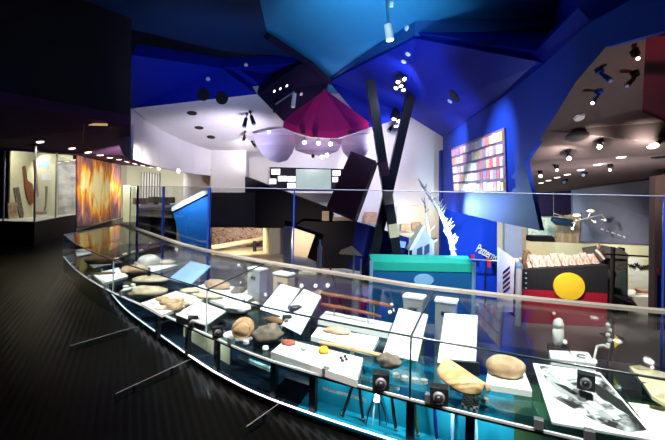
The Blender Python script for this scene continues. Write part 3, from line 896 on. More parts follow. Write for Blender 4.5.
patch([(.1, .3), (.2, .2), (.42, .3), (.62, .52), (.72, .74), (.66, .84), (.52, .78), (.42, .6), (.2, .5)], .002).build('print_forearm', grey, root)
patch([(.24, .2), (.34, .18), (.44, .34), (.42, .42), (.3, .34)], .003).build('print_wrist', lt, root)
patch([(.6, .22), (.78, .22), (.97, .5), (.95, .75), (.82, .62), (.72, .42)], .002).build('print_shade', dk, root)
for k, pl_ in enumerate(([(.5, .6), (.6, .58), (.66, .68), (.56, .72)], [(.42, .66), (.5, .66), (.56, .76), (.48, .8)], [(.64, .7), (.72, .68), (.78, .78), (.7, .82)], [(.56, .4), (.68, .42), (.74, .56), (.66, .6)])):
    patch(pl_, .0035).build('print_finger', lt, root)
patch([(.2, .35), (.34, .38), (.46, .5), (.36, .5)], .0035).build('print_line', dk, root)
MB().box(((q[0] + q[1]) / 2).xy.to_3d() + Vector((0, .0, SH + .05)), (.3, .02, .09), -.2).build('prop', M['steel'], root)
# hide and text panel at the right
sec = []
A_, B_ = G(630, 373, SH + .1), G(672, 398, SH + .09)
pts = [(629, 366), (640, 365), (655, 370), (668, 373), (675, 390), (674, 402), (664, 403), (652, 396), (642, 382)]
qq = [G(x, y, SH + .1 + .03 * math.sin(i * 2.1)) for i, (x, y) in enumerate(pts)]
mb = MB().prism(qq, (0, 0, -.02), flat=[(x, -y) for x, y in pts])
root = empty('hide', (sum(qq, Vector()) / len(qq)).xy.to_3d() + Vector((0, 0, SH)), 'piece of cream hide with ragged edges at the right end', 'hide')
mb.build('skin', M['rawhide'], root)
c = sum(qq, Vector()) / len(qq)
MB().box((c.x, c.y, SH + .04), (.1, .08, .08)).build('support', M['steel'], root)
tp = mat('cream_text_card', (.85, .8, .62), .6, var=.02)
q = [G(628, 402, SH + .05), G(700, 412, SH + .05), G(715, 455, SH + .03), G(657, 440, SH + .03)]
root = empty('text_panel', (sum(q, Vector()) / 4).xy.to_3d() + Vector((0, 0, SH)), 'cream text panel right of the black and white photograph', 'panel')
MB().hexa([Vector((p.x, p.y, SH)) for p in q], q).build('board', tp, root)
for k in range(8):
    v = .1 + .1 * k
    a, b = q[0].lerp(q[3], v).lerp(q[1].lerp(q[2], v), .06), q[0].lerp(q[3], v).lerp(q[1].lerp(q[2], v), .9)
    MB().tube([a + Vector((0, 0, .0005)), b + Vector((0, 0, .0005))], .002, 4).build('text_line', mat('grey_ink', (.5, .46, .34), .6) if k == 0 else bpy.data.materials['grey_ink'], root)
# carving, two plates and a yellow piece at the back right
block('specimen_plate', [(549, 350), (568, 351), (577, 362), (551, 358)], SH + .05, .049, M['card'], 'white plate in front of the white carving', 'plate')
c = G(563, 350, SH + .05)
root = empty('carving', (c.x, c.y + .1, SH), 'upright white carved figure at the back of the case', 'carving')
bz = SH
cx, cy = c.x + .0, c.y + .07
MB().box((cx, cy, SH + .03), (.12, .1, .06)).build('base', M['steel'], root)
mb = MB().ell((cx, cy, SH + .14), (.045, .04, .09), 4, .2, 2).ell((cx, cy, SH + .23), (.04, .035, .045), 5, .25, 2.5)
mb.build('figure', M['stone_white'], root)
q = [(570, 351), (588, 352), (596, 364), (576, 361)]
r = [G(x, y, SH + .06) for x, y in q]
root = empty('specimen_plate', (sum(r, Vector()) / 4).xy.to_3d() + Vector((0, 0, SH)), 'white plate with a black ring mark, right of the white carving', 'plate')
MB().hexa([p - Vector((0, 0, .059)) for p in r], r).build('top', M['card'], root)
cc = sum(r, Vector()) / 4
mb = MB(); mb.tube([cc + Vector((.035 * math.cos(t * .6), .03 * math.sin(t * .6), .003)) for t in range(1, 9)], .005, 6); mb.build('ring_mark', M['black'], root)
q = [G(615, 334, SH + .2), G(621, 341, SH + .16), G(615, 348, SH + .1)]
root = empty('yellow_sign', (q[0].xy.to_3d() + Vector((0, 0, SH))), 'small yellow triangular card at the back right', 'card')
MB().prism(q, (.0, .01, 0)).build('card', M['yellow'], root)
MB().tube([Vector((q[2].x, q[2].y + .02, SH)), Vector((q[2].x, q[2].y + .02, q[0].z))], .005, 6).build('stand', M['steel'], root)
# necklace of white beads left of the yellow card
for k in range(5):
    c = P(608 + (k % 2) * 1.5, 325 + k * 5, 2.98)
    one('bead', MB().ell(c, (.016, .016, .018), k, .05, nu=10, nv=8), M['stone_white'], 'white bead in the hanging string left of the yellow card', 'bead', 'string of white beads')
one('bead_stand', MB().tube([Vector((P(608, 352, 3.0).x, 3.0, SH)), P(609, 321, 3.0)], .006, 6), M['steel'], 'thin dark stand holding the string of white beads', 'stand')
pts = [P(593, 350, 2.95), P(597, 346, 2.96), P(603, 345, 2.96), P(609, 348, 2.95)]
pts[0].z = SH + .009
one('bone_hook', MB().tube(pts, .009, 6), M['stone_white'], 'white curved bone hook below the string of beads', 'hook')
# lock boxes under the rail
for px, l, w in ((262, 'grey lidded box under the handrail, left of the first white panels', .2), (286, 'small beige lidded box under the handrail behind the two white panels', .2), (410, 'grey lidded box under the handrail behind the panel by the hatchet', .17), (455, 'grey lidded box under the handrail behind the panel by the wooden dish', .17)):
    i = col_index(BK, px, ZA - .1)
    n = NB[i]
    c = BK[i] - n * .1
    a = math.atan2(n.y, n.x) - math.pi / 2
    root = empty('lock_box', (c.x, c.y, SH), l, 'box', 'lidded boxes under the handrail')
    sidem = M['beigepanel'] if px == 286 else M['lockbox']
    MB().box((c.x, c.y, SH + .165), (w, .12, .33 if px != 286 else .2), a).build('body', sidem, root) if px != 286 else MB().box((c.x, c.y, SH + .155), (w, .12, .31), a).build('body', sidem, root)
    MB().box((c.x, c.y, SH + .34), (w + .015, .135, .018), a).build('lid', M['card'], root)
    f = c - n * .061
    MB().box((f.x, f.y, SH + .24), (.07, .008, .03), a).build('handle', M['black'], root)
# black fibre spot blocks along the front
spots_px = [(193, 321, 'behind the dark edged box'), (218, 331, 'right of the dark edged box'), (287, 320, 'between the two white panels'), (381, 381, 'in front of the stone hatchet'), (439, 395, 'left of the wooden dish'), (586, 380, 'on the black and white photograph')]
for k, (x, y, w) in enumerate(spots_px):
    zb = SH if k != 5 else SH + .125
    c = G(x, y, zb + .05)
    d0 = c.y
    s = .105 if k >= 3 else .09
    if k == 5: s = .09
    to = Vector((-c.x, -c.y, 0)).normalized()
    a = math.atan2(to.y, to.x) + math.pi / 2
    root = empty('display_lamp', (c.x, c.y, zb), 'black cube lamp with a round pale ring ' + w, 'lamp', 'black cube lamps in the case')
    MB().box((c.x, c.y, zb + s / 2), (s, s * .7, s), a).build('housing', M['black'], root)
    f = c + to * s * .36
    f.z = zb + s * .5
    MB().tube([f, f + to * .02], [s * .34, s * .28], 16).build('lens_ring', M['alu'], root)
    MB().ell(f + to * .02 + Vector((0, 0, -.004)), (s * .26, s * .2, s * .26), 1, 0, nu=12, nv=8).build('lens', M['pebble'], root)
# small white caps on the shelf along the front
for k, (x, y) in enumerate(((246, 342), (265.5, 347.5), (396, 375), (405, 378), (415, 380), (424, 381), (485, 400))):
    c = G(x, y, SH + .01)
    one('round_button', MB().tube([(c.x, c.y, SH), (c.x, c.y, SH + .02)], [.026, .022], 14), M['lockbox'] if k > 1 else M['plinth'],
        ('small round white cap on the shelf below the coiled fibre', 'small round white cap on the shelf below the angular stone', 'first pale round cap right of the lamp by the hatchet', 'second pale round cap right of the lamp by the hatchet',
         'third pale round cap, just right of the glass joint', 'fourth pale round cap, left of the lamp by the wooden dish', 'white round cap beneath the right end of the wooden dish')[k], 'cap', 'round caps on the shelf')
# spears and forks standing in the lower cabinet
def lowp(x, y, back):
    d = front_d(x) + back
    p = P(x, y, d)
    p.z = max(ZC + .01, min(ZB - .02, p.z))
    return p
sp = [((353, 387), (342, 422), 'steel', 'dark slanted spear with a bright foot at the left of the lit cabinet'), ((359, 388), (363, 424), 'steel', 'thin dark spear right of the slanted one in the lit cabinet'),
      ((391, 396), (396, 440), 'steel', 'dark stick just left of the thick dark cabinet post'), ((414, 402), (418, 440), 'olive', 'green tinted stick right of the thick dark cabinet post'),
      ((434, 405), (437, 440), 'indigo', 'blue stick below the lamp by the wooden dish'), ((453, 404), (452, 440), 'bluecard', 'pale blue notched spear left of the netted bag'), ((475, 412), (477, 440), 'bluecard', 'pale blue rod below the netted bag')]
for (x0, y0), (x1, y1), m, l in sp:
    a, b = lowp(x0, y0, .09), lowp(x1, y1, .09)
    b.z = ZC + .002
    root = empty('spear', b, l, 'spear', 'spears in the lit lower cabinet')
    MB().tube([b, b.lerp(a, .5), Vector((a.x, a.y, ZB - .03))], [.009, .012, .009], 7).build('shaft', M[m], root)
    MB().ell(b + Vector((0, 0, .012)), (.014, .014, .01), 1, 0, nu=10, nv=6).build('foot', M['lockbox'], root)
a = lowp(377, 392, .09)
root = empty('fish_spear', Vector((a.x, a.y, ZC)), 'four pronged pale fishing spear head in the lit cabinet', 'spear')
MB().tube([Vector((a.x, a.y, ZB - .03)), Vector((a.x, a.y, .24))], .012, 7).build('shaft', M['card'], root)
MB().tube([Vector((a.x, a.y, .262)), Vector((a.x, a.y, .225))], [.018, .026], 8).build('binding', M['card'], root)
for k in range(4):
    u = (k - 1.5) * .035
    MB().tube([Vector((a.x + u * .4, a.y, .235)), Vector((a.x + u, a.y + .01 * (k % 2), .15)), Vector((a.x + u * 1.3, a.y, ZC + .002))], [.006, .006, .003], 6).build('prong', M['steel'] if k != 1 else M['card'], root)
# low glass guards lying out on the floor in front of the case
gu = [([(60, 317), (115, 303), (140, 331), (70, 352)], [(73, 313), (88, 345), (129, 333)], 'low glass guard farthest from the camera on the dark floor'),
      ([(84, 391), (176, 352), (190, 366), (115, 402)], [(132, 390), (175, 368)], 'low glass guard in the middle of the dark floor'),
      ([(232, 424), (276, 398), (284, 408), (246, 436)], [(264, 425)], 'low glass guard nearest the camera on the dark floor')]
for q, cl, l in gu:
    a, b = G(q[3][0], q[3][1], 0), G(q[2][0], q[2][1], 0)
    root = empty('glass_guard', (a + b) / 2, l, 'glass guard', 'low glass guards on the floor')
    nn = (b - a).normalized().cross(Vector((0, 0, 1)))
    h = .06
    MB().hexa([a, b, b + nn * .01, a + nn * .01], [p + Vector((0, 0, h)) for p in (a, b, b + nn * .01, a + nn * .01)]).build('pane', M['lowglass'], root)
    MB().tube([a + Vector((0, 0, h)), b + Vector((0, 0, h))], .003, 5).build('edge', M['greyband'], root)
    for t in ((.25, .75) if len(cl) > 1 else (.5,)):
        c = a.lerp(b, t)
        MB().box((c.x, c.y, .03), (.04, .04, .06), math.atan2((b - a).y, (b - a).x)).build('clip', M['steel'], root)

# ------------------------------------------------------------------ LEFT SHOWCASE AND PRINTS
sl = empty('wall_showcase', P(20, 235, 10.8).xy.to_3d(), 'lit glass wall showcase of old tools left of the fire print', 'showcase')
a, b, c_, = P(4, 190, 10.3), P(35, 190, 10.3), P(76, 190, 13.3)
d_ = P(6, 190, 11.4) + Vector((-.15, 0, 0))
ZL, ZH = .62, 2.58
def V(p, z): return Vector((p.x, p.y, z))
a0 = Vector((a.x - .05, a.y, 0)); bk0 = Vector((a.x - .45, a.y + 1.1, 0))
ring = [Vector((a.x - .5, a.y, 0)), a.xy.to_3d(), b.xy.to_3d(), c_.xy.to_3d(), Vector((c_.x - .3, c_.y, 0)), Vector((a.x - .6, a.y + .7, 0))]
MB().prism([V(p, 0) for p in ring], (0, 0, ZL)).build('base', M['dark'], sl)
MB().prism([V(p, ZL) for p in ring], (0, 0, .02)).build('shelf', M['creamwhite'], sl)
MB().prism([V(p, ZH) for p in ring], (0, 0, .3)).build('hood', M['dark'], sl)
bka, bkb = Vector((a.x - .35, a.y + .62, 0)), Vector((c_.x - .12, c_.y + .0, 0))
MB().hexa([V(bka, ZL), V(bkb, ZL), V(bkb, ZL) + Vector((-.05, .02, 0)), V(bka, ZL) + Vector((-.05, .02, 0))], [V(bka, ZH), V(bkb, ZH), V(bkb, ZH) + Vector((-.05, .02, 0)), V(bka, ZH) + Vector((-.05, .02, 0))]).build('back_panel', M['cream'], sl)
MB().hexa([V(a, ZL), V(b, ZL), V(b, ZL) + Vector((0, .01, 0)), V(a, ZL) + Vector((0, .01, 0))], [V(a, ZH), V(b, ZH), V(b, ZH) + Vector((0, .01, 0)), V(a, ZH) + Vector((0, .01, 0))]).build('front_pane', M['glass'], sl)
nrm = Vector((-.97, -.2, 0)) * .01
MB().hexa([V(b, ZL), V(c_, ZL), V(c_, ZL) + nrm, V(b, ZL) + nrm], [V(b, ZH), V(c_, ZH), V(c_, ZH) + nrm, V(b, ZH) + nrm]).build('side_pane', M['glass'], sl)
for p in (a, b, b.lerp(c_, .45)):
    MB().tube([V(p, ZL), V(p, ZH)], .022, 6).build('frame_post', M['alu'], sl)
# things on the back panel of the showcase
def SB(x, y, o=.06):
    r = ray(x, y)
    # plane through bka,bkb shifted towards the room
    dv = bkb - bka; n = Vector((dv.y, -dv.x, 0)).normalized()
    if n.x < 0: n = -n
    t = (bka + n * o - Vector((0, 0, EYE)))
    t.z = 0
    d = (t.x * n.x + t.y * n.y) / (r.x * n.x + r.y * n.y)
    return Vector((r.x * d, d, EYE + r.z * d))
BN = Vector(((bkb - bka).y, -(bkb - bka).x, 0)).normalized()
def sbp(name, px, m, label, cat, th=.04, o=.002):
    q = [SB(x, y, o) for x, y in px]
    return one(name, MB().prism(q, BN * th, flat=[(x, -y) for x, y in px]), m, label, cat)
sbp('wood_club', [(22, 167), (24, 166), (26, 180), (31, 184), (33, 196), (32, 203), (29, 205), (26, 198), (24, 188)], M['wood_axe'], 'red brown wooden shield with a pale pointed grip in the showcase', 'shield', .05)
sbp('notched_stone', [(13, 188), (18, 187), (21, 203), (23, 214), (22, 222), (19, 217), (16, 205)], M['stone_grey'], 'long grey notched blade in the showcase', 'blade', .03)
sbp('brown_slab', [(7, 203), (16, 202), (17, 216), (8, 218)], M['stone_tan'], 'square tan slab at the left of the showcase', 'slab', .03)
sbp('showcase_label', [(39, 160), (49, 160), (49, 168), (39, 168)], M['bluecard'], 'upper pale blue label in the showcase', 'label', .01)
sbp('showcase_label', [(41, 174), (51, 174), (51, 180), (41, 180)], M['card'], 'lower white label in the showcase', 'label', .01)
sbp('red_handled_stick', [(33, 160), (35, 160), (38, 195), (37, 197), (35, 180)], M['stone_red'], 'thin red stick behind the corner of the showcase', 'stick', .03)
sbp('metal_ladle', [(45.5, 186), (47, 186), (47, 193), (46, 206), (44.5, 212), (43.5, 211), (45, 204)], M['steel'], 'thin dark long handled tool in the showcase', 'tool', .02)
c = SB(41, 215, .16)
root = empty('red_tin', c - Vector((0, 0, .15)), 'red and white round tin standing in the showcase', 'tin')
MB().tube([c - Vector((0, 0, .15)), c + Vector((0, 0, .1))], .15, 16).build('body', M['stone_red'], root)
MB().tube([c - Vector((0, 0, .07)), c + Vector((0, 0, .02))], .155, 16).build('band', M['card'], root)
MB().prism([SB(38, 224.5, .02), SB(45, 224, .02), SB(45, 224, .3), SB(38, 224.5, .3)], (0, 0, -.06)).build('ledge', M['creamwhite'], sl)
# dim landscape print at the end of the showcase and the fire print
q = [SB(58, 161, .03), SB(75, 160, .03), SB(75, 216, .03), SB(58, 219, .03)]
one('dim_print', MB().prism(q, BN * .02), ramp_mat('dim_landscape_print', [(.3, (.12, .1, .12)), (.5, (.34, .3, .3)), (.7, (.5, .46, .5))], scale=2, stretch=(1, 1, 2)), 'dim grey landscape print in the right end of the showcase', 'print')
q = [P(77.5, 155.5, 13.55), P(121, 165.5, 18.2), P(121, 217.5, 18.2), P(77.5, 227.5, 13.55)]
one('fire_print', MB().prism(q, (-.06, .02, 0)), M['fire'], 'large wall print of a glowing orange bush fire', 'print')
q = [P(142, 172, 20.6), P(159, 173, 20.6), P(159, 200, 20.6), P(142, 203, 20.6)]
one('striped_print', MB().prism(q, (0, .05, 0)), M['stripes'], 'white print with black vertical strokes on the far left wall', 'print')
gl = mat('pale_green_panel', (.62, .7, .5), .5)
one('upright_screen', MB().prism([P(123, 185, 17), P(136, 186, 17), P(136, 222, 17), P(123, 222, 17)], (0, .1, 0)), gl, 'pale green upright panel right of the fire print', 'panel')

# counter behind the glass
root = empty('counter', P(160, 240, 11.2).xy.to_3d(), 'curved white topped counter with a dark grey front behind the glass', 'counter')
pts = [(137, 216, 10.6), (150, 212.5, 11.4), (176, 213, 11.2), (176, 206, 13.4), (148, 207, 13.6), (139, 211, 12)]
q = [P(x, y, d) for x, y, d in pts]
for p in q: p.z = 1.02
MB().prism(q, (0, 0, -.08)).build('top', M['white'], root)
MB().prism([Vector((p.x, p.y + .06, .94)) for p in q], (0, 0, -.94)).build('front', M['greyband'], root)
c = q[4].lerp(q[3], .25); c.z = 1.02
one('red_box', MB().box(c + Vector((-.25, -.5, .1)), (.4, .3, .2), .2), M['stone_red'], 'small red patterned box on the white counter', 'box')
for k in range(2):
    c = q[4].lerp(q[3], .45 + .38 * k); c.z = 1.02
    root = empty('monitor', c + Vector((0, -.35, 0)), ('low grey monitor beside the red box on the white counter', 'low grey monitor near the slanted blue box on the counter')[k], 'monitor', 'monitors on the counter')
    MB().box(c + Vector((0, -.35, .15)), (.5, .05, .2), .1).build('screen', M['greyband'], root)
    MB().box(c + Vector((0, -.33, .025)), (.12, .12, .05)).build('base', M['steel'], root)
# slanted blue box
root = empty('blue_box', P(190, 240, 9.6).xy.to_3d(), 'slanted blue box with a pale sloping top behind the glass', 'box')
bl_ = mat('saturated_blue_board', (.012, .13, .42), .4)
f = [P(173, 212, 9.6), P(208.5, 194, 9.6), P(209, 255, 9.6), P(184, 255, 9.6)]
f[2].z = 0; f[3].z = 0
MB().prism(f, (-.23, .7, 0)).build('body', bl_, root)
t = [P(172, 211.5, 9.55), P(208.5, 193, 9.55)]
MB().hexa([t[0], t[1], t[1] + Vector((-.25, .8, 0)), t[0] + Vector((-.3, .8, 0))], [p + Vector((-.02 - .3 * k, k, .11)) for p, k in ((t[0], 0), (t[1], 0), (t[1], .8), (t[0], .8))]).build('top', M['white'], root)

# ------------------------------------------------------------------ LOWER HALL, MIDDLE
def pp(name, pts, thick, m, label=None, cat=None, group=None, parent=None):
    mb = MB().prism([P(*p) for p in pts], thick, flat=[(p[0], -p[1]) for p in pts])
    o = mb.build(name, m, parent)
    if label: tag(o, label, cat, group)
    return o
def down(px, y, d):            # foot on the lower floor below a pixel column
    r = ray(px, y); return Vector((r.x * d, d, LOW))

# grey angular band with its darker wing and wedge
root = empty('angular_partition', down(250, 240, 14), 'dark angular partition of a grey box and a pointed black wing', 'partition')
pp('grey_box', [(209, 192.5, 14), (254, 192.5, 14), (254, 227.5, 14), (209, 227.5, 14)], (0, .8, 0), M['greyband'], parent=root)
pp('wing', [(245, 176.5, 14.2), (329, 208, 14.2), (334, 214, 14.2), (332, 223, 14.2), (303, 222, 14.2), (292, 228, 14.2), (254, 228, 14.2), (254, 193, 14.2), (245, 192.5, 14.2)], (0, .7, 0), M['dark'], parent=root)
# maroon slab
root = empty('leaning_slab', down(345, 230, 13), 'tall dark maroon slab leaning to the right in the middle of the hall', 'slab')
pp('face', [(351, 151, 13), (375.5, 160.5, 13), (354, 221, 13), (325.5, 209, 13)], (0, .5, 0), M['maroon'], parent=root)
pp('side', [(375.5, 160.5, 13), (378, 164, 13.5), (357, 222, 13.5), (354, 221, 13)], (0, .02, 0), M['dark'], parent=root)
# low indigo mass
root = empty('angular_plinth', down(350, 260, 13.8), 'wide faceted dark indigo plinth behind the crossed columns', 'plinth')
pp('front', [(292, 228, 13.8), (303, 221, 13.8), (322, 222, 13.8), (355, 221.5, 13.8), (374, 227, 13.8), (374, 300, 13.8), (320, 300, 13.8), (316, 262, 13.8), (308, 258, 13.8)], (0, .35, 0), M['dark'], parent=root)
pp('indigo_face', [(355, 221.5, 13.78), (374, 227, 13.78), (409, 238, 13.7), (406, 300, 13.7), (330, 300, 13.78), (352, 262, 13.78)], (0, .06, 0), M['indigo'], parent=root)
pp('facet', [(341, 250, 13.72), (352, 246, 13.72), (363, 256, 13.72), (339, 254, 13.72)], (0, .05, 0), M['greyband'], parent=root)
pp('emblem', [(400, 241, 13.66), (406, 242, 13.66), (405, 248, 13.66), (399, 247, 13.66)], (0, .03, 0), M['bluecard'], parent=root)
# lit slots between slab and plinth
slotm = mat('warm_lit_plaster', (.62, .48, .34), .6)
pp('niche_panel', [(322, 211, 14.0), (329, 211, 14.0), (329, 222, 14.0), (322, 222, 14.0)], (0, .1, 0), slotm, 'narrow tan lit panel under the maroon slab', 'panel')
pp('niche_panel', [(333, 217, 14.0), (356, 217, 14.0), (355, 222.5, 14.0), (333, 222, 14.0)], (0, .1, 0), slotm, 'wide tan lit panel under the maroon slab', 'panel')
# grey triangular panels
pp('tilted_board', [(292, 227.5, 13.0), (315, 235, 13.0), (307, 258, 13.0), (293, 255, 13.0)], (0, .08, 0), slotm, 'tan pointed board leaning right of the white post', 'board')
# mosaic wall, bench, display wall, posts
pp('painting', [(208, 227, 17.4), (264, 227, 17.4), (264, 246.5, 17.4), (208, 246, 17.4)], (0, .15, 0), M['mosaic'], 'red and white patterned painting under the grey band', 'painting')
dw = empty('display_wall', Vector((P(275, 250, 15.2).x, 15.2, -.85)), 'cream free standing display wall under the dark partition', 'display wall')
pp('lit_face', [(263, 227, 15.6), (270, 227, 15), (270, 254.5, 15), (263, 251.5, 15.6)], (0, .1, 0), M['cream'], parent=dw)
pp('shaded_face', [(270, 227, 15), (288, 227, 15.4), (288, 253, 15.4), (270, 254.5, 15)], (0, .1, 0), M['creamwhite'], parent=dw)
pts = [(206, 248, 14), (232, 243, 15.5), (262, 236, 16.6), (292, 236, 16.6), (300, 262, 12.6), (206, 262, 12.4)]
zb = -.85
q = [G(208, 247, zb), G(235, 246.6, zb), G(262, 247.2, zb), G(286, 249, zb), G(286, 262, zb), G(206, 262, zb)]
one('platform', MB().prism(q, (0, 0, LOW - zb)), M['bench'], 'broad beige exhibition platform below the painting', 'platform')
pts = [P(206, 248.5, 15), P(228, 245, 15.7), P(250, 241, 16.4), P(265, 238, 16.9)]
one('platform_rail', MB().tube(pts, .09, 8), M['cream'], 'pale yellow curved bar running up in front of the painting', 'rail')
p = G(254.5, 251.5, zb)
one('bollard', MB().tube([p, p + Vector((0, 0, .4))], .07, 10), M['dark'], 'short dark bollard on the beige platform', 'bollard')
root = empty('white_post', down(288, 260, 12), 'white square post right of the cream display wall', 'post')
t = P(288, 227, 12)
MB().hexa([Vector((t.x - .12, 12, LOW)), Vector((t.x + .12, 12, LOW)), Vector((t.x + .12, 12.24, LOW)), Vector((t.x - .12, 12.24, LOW))], [Vector((t.x - .12, 12, t.z)), Vector((t.x + .12, 12, t.z)), Vector((t.x + .12, 12.24, t.z)), Vector((t.x - .12, 12.24, t.z))]).build('shaft', mat('mottled_white_paint', (.6, .58, .6), .6, var=.35, scale=14), root)
t = P(320, 240, 11.5)
root = empty('totem', Vector((t.x, t.y, LOW)), 'white rounded post with a pointed top before the dark plinth', 'post')
MB().tube([Vector((t.x, t.y, LOW)), Vector((t.x, t.y, t.z - .22)), Vector((t.x, t.y, t.z - .12)), Vector((t.x, t.y, t.z))], [.08, .07, .03, .022], 10).build('shaft', M['card'], root)
MB().ell((t.x, t.y, t.z - .02), (.035, .035, .035), 1, 0, nu=10, nv=8).build('knob', M['card'], root)
a, b = P(322, 243, 11.8), P(330, 268, 11.8)
b2 = a + (b - a) * ((LOW - a.z) / (b.z - a.z))
one('red_pole', MB().tube([b2, a], .025, 6), M['flagred'], 'thin red pole leaning beside the white rounded post', 'pole')
for x, y0, l in ((354, 252, 'left of two thin pale posts before the dark plinth'), (361, 259, 'right of two thin pale posts before the dark plinth')):
    t = P(x, y0, 12.6)
    one('thin_post', MB().tube([Vector((t.x, t.y, -1.0)), t], .03, 8), M['alu'], l, 'post')
zb = -1.0
q = [G(300, 268, zb), G(345, 268.5, zb), G(362, 272, zb), G(352, 279, zb), G(298, 274, zb)]
one('platform', MB().prism(q, (0, 0, LOW - zb)), M['creamwhite'], 'cream floor platform behind the handrail below the dark plinth', 'platform')
# video wall
root = empty('video_wall', P(307, 191, 17.95), 'black video wall with one large and several small screens', 'video wall')
pp('board', [(270, 167, 17.95), (345, 169, 17.95), (345, 191, 17.95), (270, 190.5, 17.95)], (0, .12, 0), M['dark'], parent=root)
pp('main_screen', [(296, 169, 17.9), (331, 169.5, 17.9), (331, 189, 17.9), (296, 189, 17.9)], (0, .05, 0), M['screen'], parent=root)
for x0, y0, x1, y1 in ((271.5, 169, 280, 174.5), (278, 176, 286.5, 181.2), (287.5, 176.3, 295.3, 181.5), (287.5, 183, 295.3, 188), (269.5, 178.8, 276, 184), (332.5, 170.5, 340.5, 175.5), (332.5, 177, 338, 182)):
    pp('small_screen', [(x0, y0, 17.9), (x1, y0, 17.9), (x1, y1, 17.9), (x0, y1, 17.9)], (0, .05, 0), M['screenwhite'], parent=root)
pp('ledge', [(262, 190.5, 17.4), (345, 191.5, 17.4), (345, 193.5, 17.4), (262, 192.5, 17.4)], (0, .6, 0), M['white'], parent=root)
# lit alcove exhibits on the back wall right of the slab
pp('exhibit_panel', [(397, 206, 18.0), (440, 206, 18.0), (440, 238, 18.0), (397, 238, 18.0)], (0, .08, 0), M['creamwhite'], 'cream exhibit panel on the back wall behind the crossed columns', 'panel')
for k, (x0, y0, x1, y1, m, l) in enumerate(((398, 224, 407, 232, 'beigepanel', 'small tan framed picture left of the columns'), (401, 223.5, 410, 231, 'bone', 'pale pink framed picture right of the columns'), (364, 212, 377, 223, 'bone', 'pink and cream picture between the columns'), (412, 222, 421, 230, 'stone_tan', 'tan framed picture left of the model house roof'))):
    if k == 0: continue
    pp('small_picture', [(x0, y0, 17.8), (x1, y0, 17.8), (x1, y1, 17.8), (x0, y1, 17.8)], (0, .06, 0), M[m], l, 'picture')
pp('shelf_board', [(398, 233, 17.2), (425, 234, 17.2), (425, 236.5, 17.2), (398, 235.5, 17.2)], (0, .4, 0), slotm, 'tan shelf under the small pictures on the back wall', 'shelf')
# crossed columns
def column(x0, y0, x1, y1, d0, d1, w, label, bands):
    top, low = P(x0, y0, d0), P(x1, y1, d1)
    ft = low + (low - top) * ((LOW - low.z) / (low.z - top.z))
    tp = top + (top - low).normalized() * .25
    root = empty('column', ft, label, 'column')
    ax = (tp - ft).normalized()
    side = ax.cross(Vector((0, 1, 0))).normalized(); fw = side.cross(ax).normalized()
    def ring(p, k=1): return [p - side * w * k - fw * w * k, p + side * w * k - fw * w * k, p + side * w * k + fw * w * k, p - side * w * k + fw * w * k]
    MB().hexa(ring(ft), ring(tp)).build('shaft', M['steel'], root)
    for t in bands:
        p = ft.lerp(tp, t)
        MB().hexa(ring(p - ax * .22, 1.04), ring(p + ax * .22, 1.04)).build('band', M['maroon'] if t > .5 else M['beigepanel'], root)
column(371, 88, 396, 250, 13.05, 13.05, .145, 'dark square column leaning left at its top, crossing the other column', (.36, .5, .62))
column(411, 93, 377, 240, 13.42, 13.42, .15, 'dark square column leaning right at its top, crossing the other column', ())
# model house
root = empty('model_house', down(424, 260, 13.6), 'pale lilac gabled model house beside the white branch', 'model house')
pp('gable', [(423, 226, 13.0), (434, 242, 13.0), (434, 300, 13.0), (411, 300, 13.0), (412, 248, 13.0)], (0, .45, 0), M['house'], parent=root)
pp('roof_edge', [(423, 225, 12.97), (425, 227.5, 12.97), (413.5, 249, 12.97), (409, 251, 12.97), (410, 248, 12.97)], (0, .5, 0), M['creamwhite'], parent=root)
for x0, x1, y0 in ((417, 422.5, 249), (424.5, 429.5, 246)):
    pp('window', [(x0, y0, 12.96), (x1, y0 - 2.5, 12.96), (x1, y0 + 6, 12.96), (x0, y0 + 9, 12.96)], (0, .05, 0), M['housedark'], parent=root)
# white branch
def branch(pts, r, d):
    return MB().tube([P(x, y, d) for x, y in pts], r, 7)
f0 = P(455, 262, 13.2)
root = empty('white_branch', Vector((f0.x, f0.y, LOW)), 'tall bare white branch standing before the blue wall', 'branch')
mbx = MB().tube([Vector((f0.x + .02, f0.y, LOW)), P(455, 262, 13.2), P(451, 240, 13.2), P(444, 220, 13.2), P(437, 207, 13.2), P(427, 192, 13.2), P(418, 178, 13.2)], [.1, .095, .09, .075, .065, .05, .02], 8)
mbx.build('trunk', M['branch'], root)
random.seed(4)
for k, (x, y) in enumerate(((453, 250), (450, 238), (448, 230), (444, 221), (441, 214), (437, 207), (432, 199), (428, 193), (424, 187), (446, 226), (452, 246), (439, 211))):
    for s in (-1, 1, -.6, .6, .9):
        ln = random.uniform(3, 9)
        e_ = (x + s * ln * .8, y - ln * random.uniform(.1, 1.1))
        MB().tube([P(x, y, 13.2), P((x + e_[0]) / 2, (y + e_[1]) / 2 + 1, 13.15), P(e_[0], e_[1], 13.1 + random.uniform(-.3, .3))], [.026, .02, .008], 5).build('twig', M['branch'], root)
pts = [P(434, 262, 13.7), P(430, 240, 13.7), P(426, 215, 13.7), P(424, 196, 13.7)]
root2 = empty('white_branch', Vector((pts[0].x, pts[0].y, LOW)), 'thinner white branch just right of the model house', 'branch')
MB().tube([Vector((pts[0].x, pts[0].y, LOW))] + pts, [.05, .05, .04, .03, .015], 7).build('trunk', M['branch'], root2)
for x, y, dx in ((431, 245, 7), (429, 232, 6), (427.5, 222, -5), (426, 212, 6), (425, 204, -4), (431.5, 250, -5)):
    MB().tube([P(x, y, 13.7), P(x + dx, y - 6, 13.6)], [.025, .008], 5).build('twig', M['branch'], root2)
